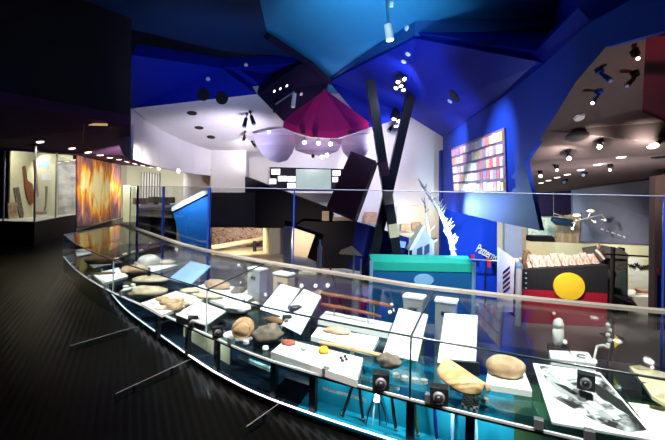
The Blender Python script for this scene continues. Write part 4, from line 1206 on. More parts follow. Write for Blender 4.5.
# teal showcase table with the green top
root = empty('table_case', down(421, 280, 13.0), 'long teal glass table case with a glowing green top', 'case')
zt = P(421, 262, 12.2).z
L0, L1 = P(371, 262, 12.2).x, P(474, 262, 12.2).x
MB().hexa([Vector((L0, 12.2, LOW)), Vector((L1, 12.2, LOW)), Vector((L1, 12.8, LOW)), Vector((L0, 12.8, LOW))], [Vector((L0, 12.2, zt - .28)), Vector((L1, 12.2, zt - .28)), Vector((L1, 12.8, zt - .28)), Vector((L0, 12.8, zt - .28))]).build('body', M['tealbox'], root)
MB().hexa([Vector((L0, 12.18, zt - .28)), Vector((L1, 12.18, zt - .28)), Vector((L1, 12.8, zt - .05)), Vector((L0, 12.8, zt - .05))], [Vector((L0, 12.18, zt - .02)), Vector((L1, 12.18, zt - .02)), Vector((L1, 12.8, zt + .12)), Vector((L0, 12.8, zt + .12))]).build('top', M['greendeck'], root)
for x in (L0 - .04, L1 - .06):
    MB().box((x + .05, 12.17, (zt + LOW) / 2), (.1, .06, zt - LOW + .04)).build('corner_post', M['bluecard'], root)
one('pale_disc', MB().prism([P(424 + 10 * math.cos(t * .3927), 280 + 6 * math.sin(t * .3927), 12.16) for t in range(16)], (0, .03, 0)), M['bluecard'], 'pale blue oval disc on the front of the teal table case', 'disc')

# ------------------------------------------------------------------ LOWER HALL, RIGHT
# raised letters on the blue wall
cu = bpy.data.curves.new('wall_lettering', 'FONT')
cu.body = 'Patterns'; cu.size = .62; cu.extrude = .03
dg = bpy.data.objects.new('tmp_text', cu); COL.objects.link(dg)
bpy.context.view_layer.update()
me = bpy.data.meshes.new_from_object(dg.evaluated_get(bpy.context.evaluated_depsgraph_get()))
bpy.data.objects.remove(dg)
me.materials.clear(); me.materials.append(mat('pale_gold_letters', (.75, .62, .4), .5, metal=.2))
wl = bpy.data.objects.new('wall_lettering', me); COL.objects.link(wl)
p0, p1 = P(475, 251, 14.75), P(495, 261.5, 14.6)
wl.location = p0
w = max(v.co.x for v in me.vertices)
dirv = (p1 - p0)
sc_ = dirv.length / w
for v in me.vertices: v.co = Vector((v.co.x * sc_, v.co.y * sc_ * 1.9, v.co.z * sc_))
wl.rotation_euler = Vector((dirv.x, dirv.y, dirv.z)).normalized().to_track_quat('X', 'Z').to_euler()
R = Matrix((dirv.normalized(), Vector((0, 0, 1)).cross(dirv).normalized() , dirv.normalized().cross(Vector((0, 0, 1)).cross(dirv).normalized()))).transposed()
R = R @ Matrix.Rotation(math.pi / 2, 3, 'X')
wl.rotation_euler = R.to_euler()
ORIG[wl.name] = p0
tag(wl, 'raised pale lettering running down the blue wall', 'sign')
for x, y, h, l in ((473, 257, 5, 'left red hanging tag on the blue wall'), (489, 263, 9, 'right red hanging tag under the wall lettering')):
    pp('red_tag', [(x - 2, y - h / 2, 14.6), (x + 2, y - h / 2, 14.6), (x + 1.6, y + h / 2, 14.6), (x - 1.2, y + h / 2, 14.6)], (0, .05, 0), M['flagred'], l, 'tag')
one('barrier_pole', MB().tube([P(466, 259, 14.2), P(497, 261, 14.0)], .022, 6), M['alu'], 'thin horizontal pole in front of the blue wall lettering', 'pole')
for x, l in ((466, 'left post of the thin horizontal pole by the blue wall'), (486, 'right post of the thin horizontal pole by the blue wall')):
    t = P(x, 259, 14.1)
    one('barrier_post', MB().tube([Vector((t.x, t.y, LOW)), t], .03, 6), M['steel'], l, 'post')
# lilac sloping text panel
root = empty('text_panel', down(507, 280, 13), 'tall pale lilac text panel with a slanted top right of the blue wall', 'panel')
pp('board', [(499, 247.5, 13), (515, 259, 13), (513, 312, 13), (498, 312, 13)], (0, .1, 0), mat('pale_lilac_board_face', (.62, .58, .74), .6), parent=root)
for k in range(5):
    y = 272 + k * 5
    pp('text_line', [(503, y, 12.97), (510, y - 6, 12.97), (510, y - 3.5, 12.97), (503, y + 2.5, 12.97)], (0, .02, 0), M['indigo'] if k % 2 == 0 else M['maroon'], parent=root)
t = P(519, 266, 12.2)
root = empty('glass_pillar', Vector((t.x, t.y, LOW)), 'pale round pillar beside the black counter', 'pillar')
MB().tube([Vector((t.x, t.y, LOW)), t], .09, 12).build('shaft', M['card'], root)
MB().ell((t.x, t.y, t.z), (.11, .11, .12), 1, 0, nu=12, nv=8).build('cap', M['bluecard'], root)
pp('door_frame', [(505, 213, 14.1), (522, 214, 14.1), (522, 260, 14.1), (505, 260, 14.1)], (0, .08, 0), M['greywall'], 'grey door in the tan wall behind the lilac text panel', 'door')
# counter with the black, red and yellow flag
root = empty('flag_counter', down(566, 290, 12.5), 'long counter painted as a black and red flag with a yellow disc', 'counter')
Xa, Xb = P(524, 270, 12.5).x, P(608, 266, 12.2).x
za, zb_ = P(524, 270, 12.5).z, P(608, 265, 12.2).z
zm = P(566, 291, 12.4).z
def fb(x0, x1, z0a, z0b, z1a, z1b, y0, y1):
    return MB().hexa([Vector((x0, y0, z0a)), Vector((x1, y0 - .3, z0b)), Vector((x1, y1, z0b)), Vector((x0, y1, z0a))], [Vector((x0, y0, z1a)), Vector((x1, y0 - .3, z1b)), Vector((x1, y1, z1b)), Vector((x0, y1, z1a))])
fb(Xa, Xb, zm, zm, za, zb_, 12.5, 13.6).build('black_half', M['flagblack'], root)
fb(Xa, Xb, LOW, LOW, zm, zm, 12.5, 13.6).build('red_half', M['flagred'], root)
dc = P(569, 286.5, 12.3)
vs = [dc + Vector((.44 * math.cos(t * math.pi / 20), -.02 - .16 * math.cos(t * math.pi / 20) * .4, .42 * math.sin(t * math.pi / 20))) for t in range(40)]
MB().prism(vs, (0, .12, 0)).build('disc', M['yellow'], root)
for k in range(4):
    p = P(524.8, 273 + k * 5, 12.48)
    MB().tube([p + Vector((.03, 0, 0)), p + Vector((.03, -.03, 0))], .025, 8).build('stud', M['bluecard'], root)
# bark sheets on the counter
random.seed(7)
nb_ = 11
for k in range(nb_):
    t0, t1 = k / nb_, (k + .95) / nb_
    xa, xb = Xa - .05 + (Xb - Xa) * t0, Xa - .05 + (Xb - Xa) * t1
    z0 = za + (zb_ - za) * (t0 + t1) / 2 + .005
    yb = 12.75 - .3 * t0
    h = random.uniform(.24, .34)
    sec = []
    for i in range(9):
        u = i / 8
        x = xa + (xb - xa) * u
        z0 = max(za, zb_) if False else za + (zb_ - za) * (x - Xa) / (Xb - Xa) + .012
        ybow = -.07 * math.sin(math.pi * u) + .02 * (k % 2)
        sl_ = random.uniform(-.015, .015)
        sec.append([Vector((x, yb + ybow, z0)), Vector((x, yb + ybow + .04, z0)), Vector((x, yb + ybow + .36, z0 + h + sl_)), Vector((x, yb + ybow + .32, z0 + h + sl_))])
    nth = ('leftmost', 'second from the left', 'third from the left', 'fourth from the left', 'fifth from the left', 'middle', 'fifth from the right', 'fourth from the right', 'third from the right', 'second from the right', 'rightmost')[k]
    one('bark_sheet', loft(MB(), sec), M['bark'], 'upright sheet of pale bark on the black counter, %s of the row' % nth, 'bark', 'bark sheets on the counter')
p = P(526, 258, 12.7)
root = empty('carved_animal', Vector((p.x, 12.72, za + .01)), 'dark carved animal at the left end of the bark sheets', 'carving')
MB().tube([Vector((p.x + .0, 12.7, za + .01)), Vector((p.x - .06, 12.7, za + .2)), P(525, 255, 12.7), P(528, 251, 12.7), P(531, 254, 12.65)], [.07, .07, .07, .06, .03], 8).build('body', M['stone_dark'], root)
MB().tube([P(524.5, 252, 12.7), P(523.5, 249.5, 12.7)], [.03, .01], 6).build('ear', M['stone_dark'], root)
# kiosk, seated figure carving, landscape print
root = empty('hut', down(618, 280, 12.9), 'dark weathered hut with a narrow doorway right of the flag counter', 'hut')
kq = [(604, 256, 13), (625, 254, 13), (628, 258, 13), (628, 318, 13), (618, 318, 13), (618, 275, 13), (615, 271, 13), (612, 275, 13), (612, 318, 13), (604, 318, 13)]
pp('wall', kq, (0, .8, 0), M['greytex'], parent=root)
pp('side_panel', [(619.5, 272, 12.97), (626.5, 270, 12.97), (626.5, 318, 12.97), (619.5, 318, 12.97)], (0, .04, 0), mat('dull_green_board', (.05, .09, .08), .6), parent=root)
pp('roof', [(601, 252, 12.9), (622, 249, 12.9), (629, 255, 12.9), (628, 259, 12.9), (603, 258, 12.9)], (0, 1.0, 0), M['greyband'], parent=root)
pp('chimney', [(622.5, 248, 13.1), (625, 248, 13.1), (625, 255, 13.1), (622.5, 255, 13.1)], (0, .2, 0), M['steel'], parent=root)
p = P(601, 252, 12.8)
root = empty('wooden_figure', P(601, 259, 12.8), 'small brown and white carved figure on the roof of the dark hut', 'carving')
MB().tube([P(602, 259, 12.8), P(600, 254, 12.8), P(599, 249, 12.8)], [.12, .1, .05], 8).build('body', M['stone_dark'], root)
MB().ell(P(598.5, 246, 12.8), (.06, .06, .09), 3, .1, nu=12, nv=8).build('head', M['stone_tan'], root)
MB().tube([P(596, 250, 12.7), P(600, 254, 12.68), P(604, 259, 12.7)], .04, 6).build('white_limb', M['card'], root)
pp('landscape_print', [(629, 258, 14.8), (654, 259, 14.8), (653, 295, 14.8), (629, 294, 14.8)], (0, .08, 0), M['landscape'], 'pale landscape print with black birds right of the dark hut', 'print')
random.seed(3)
for k in range(11):
    x = 630 + k * 2.1; y = 266 + random.uniform(-1.5, 2)
    pts = [P(x - 1.6, y - 1.4, 14.75), P(x, y + .6, 14.75), P(x + 1.7, y - random.uniform(.5, 2.2), 14.75)]
    one('bird_cutout', MB().tube(pts, [.02, .04, .015], 5), M['black'], ('black bird cutout on the landscape print, ' + ('leftmost', 'second from the left', 'third from the left', 'fourth from the left', 'fifth from the left', 'middle', 'fifth from the right', 'fourth from the right', 'third from the right', 'second from the right', 'rightmost')[k]), 'bird', 'black birds on the landscape print')
root = empty('canoe', P(645, 296, 13.5), 'small dark reddish canoe in front of the landscape print', 'canoe')
MB().tube([P(635, 289, 13.5), P(639, 292.5, 13.5), P(646, 293.3, 13.5), P(652, 291.5, 13.5)], [.02, .08, .08, .02], 8).build('hull', M['stone_red'], root)
MB().box((P(643, 296, 13.5).x, 13.5, P(643, 297, 13.2).z + .035), (.4, .2, .06)).build('base', M['creamwhite'], root)
q = [P(630, 297.5, 13.0), P(654, 297.5, 13.0), P(654, 330, 13.0), P(630, 330, 13.0)]
pp('white_counter', [(627, 297, 13.2), (655, 297, 13.2), (655, 318, 13.2), (627, 318, 13.2)], (0, 1.0, 0), M['creamwhite'], 'low white counter under the landscape print', 'counter')
pp('blue_bin', [(657, 276, 8.2), (663, 276, 8.2), (663, 330, 8.2), (657, 330, 8.2)], (.05, .07, 0), M['blue2'], 'narrow blue upright box at the right edge', 'box')
one('spotted_ornament', MB().ell(P(660, 272, 8.4), (.09, .09, .09), 2, .2, 2), M['stone_red'], 'red and white round ornament on top of the blue upright box', 'ornament')
# ramp top, dark post and rail
pp('sloping_desk', [(611, 295, 11.8), (615, 294, 12.4), (632, 299, 12.2), (638, 306, 11.6)], (0, .1, -.1), M['dark'], 'dark sloping desk edge right of the flag counter', 'desk')
t = P(613, 247, 11.4)
root = empty('barrier', Vector((t.x, t.y, LOW)), 'tall black barrier post with a thin black rail right of the flag counter', 'barrier')
MB().tube([Vector((t.x, t.y, LOW)), t], .055, 8).build('post', M['black'], root)
MB().tube([P(604, 254, 11.4), P(656, 257, 11.2)], .025, 6).build('rail', M['steel'], root)
MB().box((t.x, t.y, LOW + .02), (.4, .4, .04)).build('foot', M['black'], root)

# alcove things above the cream wall
pp('dark_slot', [(537, 188, 16.2), (573, 188, 16.2), (573, 216, 16.2), (541, 216, 16.2)], (0, .29, 0), M['darkbrownblue'], 'dark panel in place of the dark recess in the alcove under the low ceiling', 'panel')  # dark sheet added for the darkness of a recess
pp('notice_board', [(528, 216, 16.35), (560, 216, 16.35), (560, 237, 16.35), (528, 237, 16.35)], (0, .14, 0), ramp_mat('pale_green_notes', [(.45, (.45, .62, .55)), (.55, (.75, .8, .7)), (.66, (.2, .16, .12))], scale=5), 'pale green notice board in the alcove', 'board')
pp('dark_model', [(531, 236, 15.2), (553, 236.5, 15.2), (556, 242, 15.2), (531, 241.3, 15.2)], (0, .4, 0), M['dark'], 'long dark low model on top of the cream wall', 'model')
for k in range(3):
    x0 = 556 + k * 7.7
    pp('wide_plank', [(x0 + 2, 217 - 1.5 * k, 15.25), (x0 + 9.6, 216 - 1.5 * k, 15.25), (x0 + 7.6, 242.9, 15.25), (x0, 242.5, 15.25)], (0, .1, 0), M['plank'], 'weathered brown plank standing on the cream wall, %s' % ('left of three', 'middle of three', 'right of three')[k], 'plank', 'weathered planks on the cream wall')
root = empty('hanging_canoe', P(564, 222, 14.2), 'dark blue canoe shaped beam hanging in the alcove', 'canoe')
MB().tube([P(552, 219, 14.2), P(556, 221, 14.2), P(566, 222.5, 14.2), P(574, 223, 14.2)], [.08, .14, .15, .1], 8).build('hull', mat('dark_teal_paint', (.01, .03, .07), .3), root)
MB().tube([P(553, 219, 14.2), P(554, 213.5, 14.2), P(572, 219, 14.2)], .022, 6).build('wire', M['alu'], root)
MB().tube([P(553.5, 213.5, 14.2), P(553.5, 192, 14.4)], .008, 5).build('cord', M['alu'], root)
root = empty('lamp_arm', P(588, 218, 12.6), 'white two armed lamp bracket before the slate wall', 'lamp')
MB().tube([P(572, 223, 12.6), P(580, 220, 12.6), P(592, 217, 12.6), P(602, 214.5, 12.6), P(605, 219, 12.6)], .02, 6).build('arm', M['lockbox'], root)
wp = P(582, 219.5, 12.6)
MB().tube([wp, P(582, 219.5, 15.35)], .02, 6).build('wall_arm', M['steel'], root)
for x, y in ((577, 215.5), (591, 211), (572.5, 229), (605, 220), (595, 222)):
    big = x in (577, 591)
    MB().ell(P(x, y, 12.6), (.13, .1, .06) if big else (.045, .045, .04), 1, .02, nu=12, nv=8).build('shade', M['card'] if not big else M['creamwhite'], root)
    MB().tube([P(x, y, 12.6), P(x - 4 if x > 580 else x + 4, 219.5, 12.65)], .015, 5).build('stem', M['card'], root)
sw = [(604, 229.5), (609, 231.4), (614.5, 233.4), (620, 235.2), (625, 237.2)]
for k, (x, y) in enumerate(sw):
    l = (4.2, 3.6, 3.4, 3, 1.6)[k]
    d = 15.72 - (x - 573) * .0527
    pp('wall_plate', [(x - l / 2, y - 1.1, d), (x + l / 2, y + .1, d), (x + l / 2, y + 1.4, d), (x - l / 2, y + .2, d)], (0, .06, 0), M['card'], 'small white plate on the slate wall, %s of five in a slanting row' % ('first', 'second', 'third', 'fourth', 'last')[k], 'plate', 'white plates on the slate wall')

# ------------------------------------------------------------------ BOOK WALL
books = empty('book_wall', BW(481, 195), 'wall panel of many small colourful book covers on the blue bulkhead', 'book display')
NR, NCOL = 5, 14
pal = [(.8, .68, .66), (.8, .55, .35), (.7, .25, .3), (.82, .74, .5), (.6, .35, .5), (.85, .82, .85), (.35, .28, .5), (.8, .5, .55), (.85, .62, .2), (.6, .12, .2), (.25, .32, .6)]
bmats = [mat('book_cover_%d' % i, c, .5, var=.5, scale=14) for i, c in enumerate(pal)]
TL, TR, BL, BR = (453, 149.5), (505.5, 129), (456, 191.5), (507.5, 192)
random.seed(11)
def uvp(u, v):
    tx, ty = TL[0] + (TR[0] - TL[0]) * u, TL[1] + (TR[1] - TL[1]) * u
    bx, by = BL[0] + (BR[0] - BL[0]) * u, BL[1] + (BR[1] - BL[1]) * u
    return tx + (bx - tx) * v, ty + (by - ty) * v
bpm = mat('book_wall_backing', (.16, .12, .26), .6)
q = [BW(*uvp(u, v)) - Vector((.02, 0, 0)) for u, v in ((-.01, -.02), (1.01, -.02), (1.01, 1.02), (-.01, 1.02))]
MB().prism(q, (-.02, 0, 0)).build('backing', bpm, books)
for r_ in range(NR):
    for c_ in range(NCOL):
        u0 = (c_ / NCOL) ** .93; u1 = ((c_ + 1) / NCOL) ** .93
        du = (u1 - u0)
        v0, v1 = r_ / NR, (r_ + 1) / NR
        h = random.uniform(.0, .12) / NR
        qs = [(u0 + du * .08, v0 + .02 + h), (u1 - du * .1, v0 + .02 + h), (u1 - du * .1, v1 - .022), (u0 + du * .08, v1 - .022)]
        q = [BW(*uvp(u, v)) - Vector((.045, 0, 0)) for u, v in qs]
        w_ = [.8 - .5 * r_ / NR, .9]
        ci = random.choice([0, 5, 1, 3, 4, 7, 6]) if (c_ < 6 or random.random() < .35) else random.randrange(len(pal))
        o = MB().prism(q, (-.03, 0, 0)).build('book_cover', bmats[ci], books)

# ------------------------------------------------------------------ LAMPS ON THE CEILINGS
ORD = ['first', 'second', 'third', 'fourth', 'fifth', 'sixth', 'seventh', 'eighth', 'ninth', 'tenth', 'eleventh', 'twelfth']
def downlight(px, py, r, label, m=None, group='recessed downlights', dark=False):
    p, n = hit(px, py)
    n = n.normalized()
    root = empty('downlight', p, label, 'downlight', group)
    MB().tube([p, p + n * .015], r, 16).build('rim', M['card'] if not dark else M['black'], root)
    MB().tube([p + n * .013, p + n * .022], r * .8, 16).build('lens', m or (M['down'] if not dark else M['black']), root)
    return p, n
row = [(40, 141.5), (72, 148), (88, 152), (100, 155), (110, 157.5), (119, 159.3), (127, 161.5), (135, 163.5), (143, 165.3), (151, 167), (159, 168.5), (178, 171)]
DL = []
for k, (x, y) in enumerate(row):
    DL.append(downlight(x, y, .1 if k < 2 else .11, 'round downlight in the plum soffit row, %s from the left' % ORD[k], group='downlights in the plum soffit'))
for k, (x, y) in enumerate([(302, 114.5), (319, 114), (331.5, 114.5)]): pass
for k, (x, y) in enumerate([(304.5, 142.5), (318.5, 143.2), (330.5, 144)]):
    p = P(x, y, 14.6)
    root = empty('globe_lamp', p, 'round glowing lamp on the lilac lobe under the magenta ceiling, %s of three' % ('left', 'middle', 'right')[k], 'lamp', 'globe lamps under the magenta ceiling')
    MB().ell(p, (.075, .075, .075), 1, 0, nu=12, nv=8).build('globe', M['lens'], root)
    MB().tube([p, p + Vector((0, 0, .2)), p + Vector((0, .3, .3))], .012, 5).build('stem', M['alu'], root)
for k, (x, y) in enumerate([(192, 113), (199, 127.5), (211, 137), (222, 98), (203.5, 94.5)]):
    downlight(x, y, .16 if k < 3 else .2, 'dark round vent in the %s, %s' % (('white drum ceiling', 'nearest the blue band'), ('white drum ceiling', 'middle of three'), ('white drum ceiling', 'lowest of three'), ('blue band', 'right one'), ('blue band', 'left one'))[k], dark=True, group='dark ceiling vents')
for x, y, r, w in ((489, 43.5, .19, 'deep blue soffit under the sky blue ceiling'), (454.5, 96, .2, 'deep blue soffit above the book wall'), (577.5, 136, .16, 'brown ceiling left of the lit spotlights'), (660.5, 157, .14, 'brown ceiling at the right edge')):
    downlight(x, y, r, 'black round loudspeaker grille in the ' + w, dark=True, group='dark ceiling grilles')
for x, y, w in ((246, 65, 'blue fascia'), (208, 79, 'dark blue band'), (301, 94, 'plum facet')):
    p, n = hit(x, y)
    one('sprinkler', MB().tube([p, p + n * .05], [.07, .04], 8), M['card'], 'small pale sprinkler in the ' + w, 'sprinkler')
for x, y, w in ((407, 28, 'teal fascia'), (408, 54, 'soffit above the lit lamp cluster'), (404, 61.5, 'soffit just above the lit lamp cluster'), (579, 117, 'brown ceiling above the grille'), (450, 101, 'soffit beside the grille')):
    p, n = hit(x, y)
    t = n.cross(Vector((1, 0, 0))).normalized()
    one('ceiling_fitting', MB().tube([p, p + n * .03], [.08, .07], 10), M['card'], 'small white oblong fitting on the ' + w, 'fitting')

def track_spot(px, py, hx, hy, label, on=True, size=.09, length=.28, group='ceiling spotlights', lens=None, body=None):
    """a spotlight: mount on the ceiling seen at (px, py), head ending near (hx, hy)"""
    p, n = hit(px, py)
    d = p.y
    end = P(hx, hy, d - .15)
    ax = (end - p)
    ln = ax.length
    if ln < .12: ax = n * .2; end = p + ax; ln = .2
    ax.normalize()
    root = empty('spotlight', p, label, 'spotlight', group)
    MB().tube([p, p + n * .06], .05, 8).build('mount', body or M['steel'], root)
    s = p + n * .06
    k = s.lerp(end, .35)
    MB().tube([s, k], .02, 6).build('yoke', body or M['steel'], root)
    size *= .8
    head = MB().tube([k - (end - k) * .1, end], [size * .8, size], 12).build('head', body or M['steel'], root)
    hd = (end - k).normalized()
    MB().ell(end + hd * .004, (size * .8, size * .8, size * .5), 1, 0, nu=12, nv=8, R=hd.to_track_quat('Z', 'Y').to_matrix()).build('lens', (lens or M['lens']) if on else M['lensblue'], head)
    return end, hd

EV = []
def lamp(kind, loc, target, energy, col, size=60, blend=.6, radius=.06, name='lamp_and_fill_light'):
    l = bpy.data.lights.new(name, kind)
    l.energy = energy; l.color = col
    if kind == 'SPOT': l.spot_size = math.radians(size); l.spot_blend = blend
    l.shadow_soft_size = radius
    o = bpy.data.objects.new(name, l)
    COL.objects.link(o)
    o.location = loc
    if target is not None:
        o.rotation_euler = (Vector(target) - Vector(loc)).to_track_quat('-Z', 'Y').to_euler()
    return o
# the pendant spotlight in the sky blue ceiling
p = P(389, 39, 8.2)
root = empty('spotlight', G(386, 0, ZCE - .02), 'white cylinder spotlight hanging from a rod under the sky blue ceiling', 'spotlight')
MB().tube([G(386, -14, ZCE), P(387, 8, 8.6), P(388.5, 25, 8.3)], .028, 6).build('rod', M['alu'], root)
MB().tube([P(388, 25, 8.25), P(390, 40, 8.2)], [.08, .085], 12).build('head', M['card'], root)
MB().box(tuple(P(391.5, 4.5, 8.5)), (.07, .06, .1)).build('bracket', M['card'], root)
# clusters
L = []
for k, (a, b, h) in enumerate((((401, 72), (398, 82), 0), ((402, 74), (404.5, 79), 0), ((400, 75), (396, 88), 0), ((402.5, 78), (403.5, 90), 0), ((399, 72), (401, 86), 0))):
    L.append(track_spot(a[0], a[1], b[0], b[1], 'bright spotlight in the upper lamp cluster between the column tops, %s' % ('topmost', 'upper right', 'lower left', 'lower right', 'centre')[k], size=.1))
for k, (a, b) in enumerate((((396, 108), (394, 119)), ((398, 110), (398.5, 121)), ((396, 112), (396, 126)), ((392, 126), (388.5, 131)))):
    L.append(track_spot(a[0], a[1], b[0], b[1], 'bright spotlight in the lower lamp cluster between the columns, %s' % ('left one', 'right one', 'lowest of the close three', 'dim one at lower left')[k], size=.12, on=k < 3))
# right ceiling
rs = [((634, 51), (638, 58.5), 'red tinted spotlight beside the dark red boards', True, 'lenswarm', .035), ((599, 69), (610.5, 80.5), 'long blue cylinder spotlight, unlit, on the brown ceiling', False, None, .045),
      ((634, 72), (627, 85.5), 'black unlit spotlight left of the dark red boards', False, None, .04), ((598.5, 90), (592.5, 103), 'lit spotlight below the blue cylinder on the brown ceiling', True, None, .035),
      ((568, 150.5), (569, 158.5), 'lit spotlight above the left of the slate wall', True, None, .05), ((600, 140), (599.5, 147), 'lit spotlight in the middle of the brown ceiling', True, None, .05),
      ((663, 136), (657, 144.5), 'bright spotlight at the right edge of the brown ceiling', True, None, .045), ((540, 171), (540.5, 176), 'lit spotlight close to the blue bulkhead edge', True, None, .06),
      ((556, 165), (557, 170), 'small warm lit spotlight right of the bulkhead edge', True, 'lenswarm', .045), ((610, 164), (610, 170), 'lit spotlight low over the slate wall, rightmost of the low row', True, 'lenswarm', .035),
      ((585, 172), (583, 175), 'small dark spotlight in the low row over the slate wall', False, None, .07), ((566, 179), (564, 182), 'tiny dark spotlight at the left of the low row', False, None, .07)]
RS = []
for a, b, l, on, ln, s in rs:
    RS.append(track_spot(a[0], a[1], b[0], b[1], l, on=on, size=s, lens=M[ln] if ln else None, body=M['blueedge'] if 'blue cylinder' in l else None))
for k, (x, y) in enumerate([(653, 145.5), (621, 156.5), (597.5, 164), (580.5, 169.5), (567, 174), (557, 177), (548.5, 180), (541, 182.5)]):
    downlight(x, y, .08 if k else .085, 'glowing round downlight in the brown ceiling, %s from the right' % ORD[k], m=M['lens'] if k < 2 else None, group='downlights in the brown ceiling')
# dark spots on the white drum ceiling
for k, (a, b, l, on) in enumerate((((247, 113), (244, 127), 'black spotlight on the white drum ceiling, left of the pair', False), ((250, 111), (254, 124), 'black spotlight on the white drum ceiling, right of the pair', False),
                    ((245, 131), (243.5, 142), 'lit spotlight under the black pair on the white drum ceiling', True), ((252, 141), (256, 147), 'small grey spotlight right of the lit one', False))):
    track_spot(a[0], a[1], b[0], b[1], l, on=on, size=.09 if k < 2 else .08)
one('sprinkler', MB().tube([hit(269, 131)[0], hit(269, 131)[0] + Vector((0, -.05, -.06))], .05, 8), M['lens'], 'tiny bright lamp at the edge of the white drum ceiling', 'lamp')
for k, y in enumerate((154, 160.5, 167)):
    p = P(241 - k * .8, y, 16.9)
    one('wall_stud', MB().ell(p, (.06, .06, .06), 1, 0, nu=10, nv=8), M['lens'], 'small glowing dot on the white drum wall, %s of three' % ('top', 'middle', 'bottom')[k], 'lamp', 'glowing dots on the drum wall')
# track with two heads on the plum facet
p0, n0 = hit(273, 103); p1, n1 = hit(292, 92)
root = empty('lighting_track', p0, 'pale lighting track with a white cylinder lamp on the plum ceiling facet', 'track')
MB().tube([p0 + n0 * .1, p1 + n1 * .1], .03, 6).build('bar', M['alu'], root)
MB().tube([p0, p0 + n0 * .1], .02, 6).build('hanger', M['alu'], root)
MB().tube([p1, p1 + n1 * .1], .02, 6).build('hanger', M['alu'], root)
e0, _ = hit(294, 94)
MB().tube([P(294.5, 94, e0.y - .3), P(293, 107, e0.y - .5)], .07, 10).build('cylinder_lamp', M['card'], root)
MB().tube([P(273, 104, p0.y - .2), P(275, 112, p0.y - .3)], .06, 8).build('dark_lamp', M['steel'], root)
for k, (x, y) in enumerate(((274, 91), (280, 88.5), (286.5, 85.5))):
    downlight(x, y, .055, 'small recessed light above the pale lighting track, %s' % ('left of three', 'middle of three', 'right of three')[k], group='small recessed lights above the track')
for k, (x, y, w) in enumerate(((313, 157, 'left'), (322, 158, 'middle'), (327, 156, 'right'))):
    p = P(x, y - 1, 14.7)
    root = empty('spotlight', p, 'small lamp hanging below the lilac lobes, %s of three' % w, 'spotlight', 'small lamps below the lilac lobes')
    MB().tube([p, P(x, y - 4, 15.0)], .012, 5).build('stem', M['steel'], root)
    MB().ell(p, (.07, .07, .07), 1, 0, nu=10, nv=8).build('lens', M['lens'] if k else M['steel'], root)
for x, y, w in ((303, 133, 'left'), (315, 136, 'middle'), (350, 133, 'right')):
    p, n = hit(x, y)
    one('track_adapter', MB().box(tuple(p + n * .05), (.16, .12, .08)), M['black'], 'small black fitting at the rim of the magenta ceiling, %s of three' % w, 'fitting', 'black fittings on the magenta rim')
# hanging sign of the dark bulkhead: short warm bar and dotted cord
p, n = hit(98, 124)
root = empty('bar_lamp', p, 'short warm bar lamp with a thin hanging cord under the dark bulkhead', 'lamp')
MB().box(tuple(P(98, 124.5, 9.9)), (.45, .05, .05)).build('bar', mat('amber_bar', (.5, .3, .1), emit=(1, .6, .25), strength=.5), root)
MB().tube([P(85, 119, 9.8), P(82.5, 143, 9.8)], .012, 5).build('cord', mat('amber_cord', (.35, .2, .08), .5), root)

# ------------------------------------------------------------------ LIGHT
W = (1, .95, .9); CW = (.9, .95, 1)
# spots over the case
for (x, y, z), t, e, s in (((-.6, 1.6, 5.6), (-.2, 3.5, .4), 2300, 50), ((1.8, 1.2, 5.6), (1.3, 2.7, .4), 2300, 50), ((-2.6, 3.6, 5.6), (-1.6, 4.9, .4), 2500, 44), ((-4.2, 5.6, 5.6), (-3.4, 6.6, .4), 1500, 38)):
    lamp('SPOT', (x, y, z), t, e, (1, .98, .94), s, .7, .1)
# sky blue ceiling wash and deep blue soffit wash
lamp('SPOT', P(389, 38, 8.2), CE(375, 22), 560, (.55, .85, 1), 132, 1, .1)
lamp('SPOT', (1.2, 6.5, 2.2), (.9, 9.6, 6), 820, (.5, .85, 1), 62, 1, .1)
lamp('SPOT', (2.2, 8.5, .6), (2.4, 12.5, 5), 760, (.4, .6, 1), 70, 1, .2)
lamp('SPOT', (-2.5, 8, 1.6), (-3.6, 11.5, 4.6), 420, (.45, .55, 1), 70, 1, .2)
lamp('SPOT', (1.0, 5.6, 1.9), (3.4, 7.2, 3.4), 50, (.4, .5, 1), 85, 1, .2)
lamp('SPOT', P(430, 206, 12.6), BW(490, 212), 800, (.5, .8, 1), 70, 1, .15)
lamp('SPOT', P(399, 84, 11.6), P(396, 74, 13), 45, (1, .9, .85), 150, .7, .03)
lamp('SPOT', P(396, 122, 13.8), P(388, 112, 15.2), 45, (1, .9, .85), 150, .7, .03)
# white drum and back wall
lamp('SPOT', (-2.4, 12.6, 1.9), P(222, 125, 15.5), 640, (.9, .84, 1), 85, 1, .3)
lamp('SPOT', P(244, 141, 15.6), P(240, 170, 17), 90, (1, .95, .9), 130, 1, .05)
lamp('SPOT', (-1.1, 15.7, 2.95), (-.7, 18.1, 2.3), 240, (.92, .86, 1), 140, .9, .1)
lamp('SPOT', P(398, 122, 13.4), (2.6, 18, 2.4), 1200, (.86, .8, 1), 80, .8, .1)
lamp('SPOT', (-.6, 11.5, 1.5), P(322, 118, 14.4), 330, (1, .7, .85), 60, .8, .2)
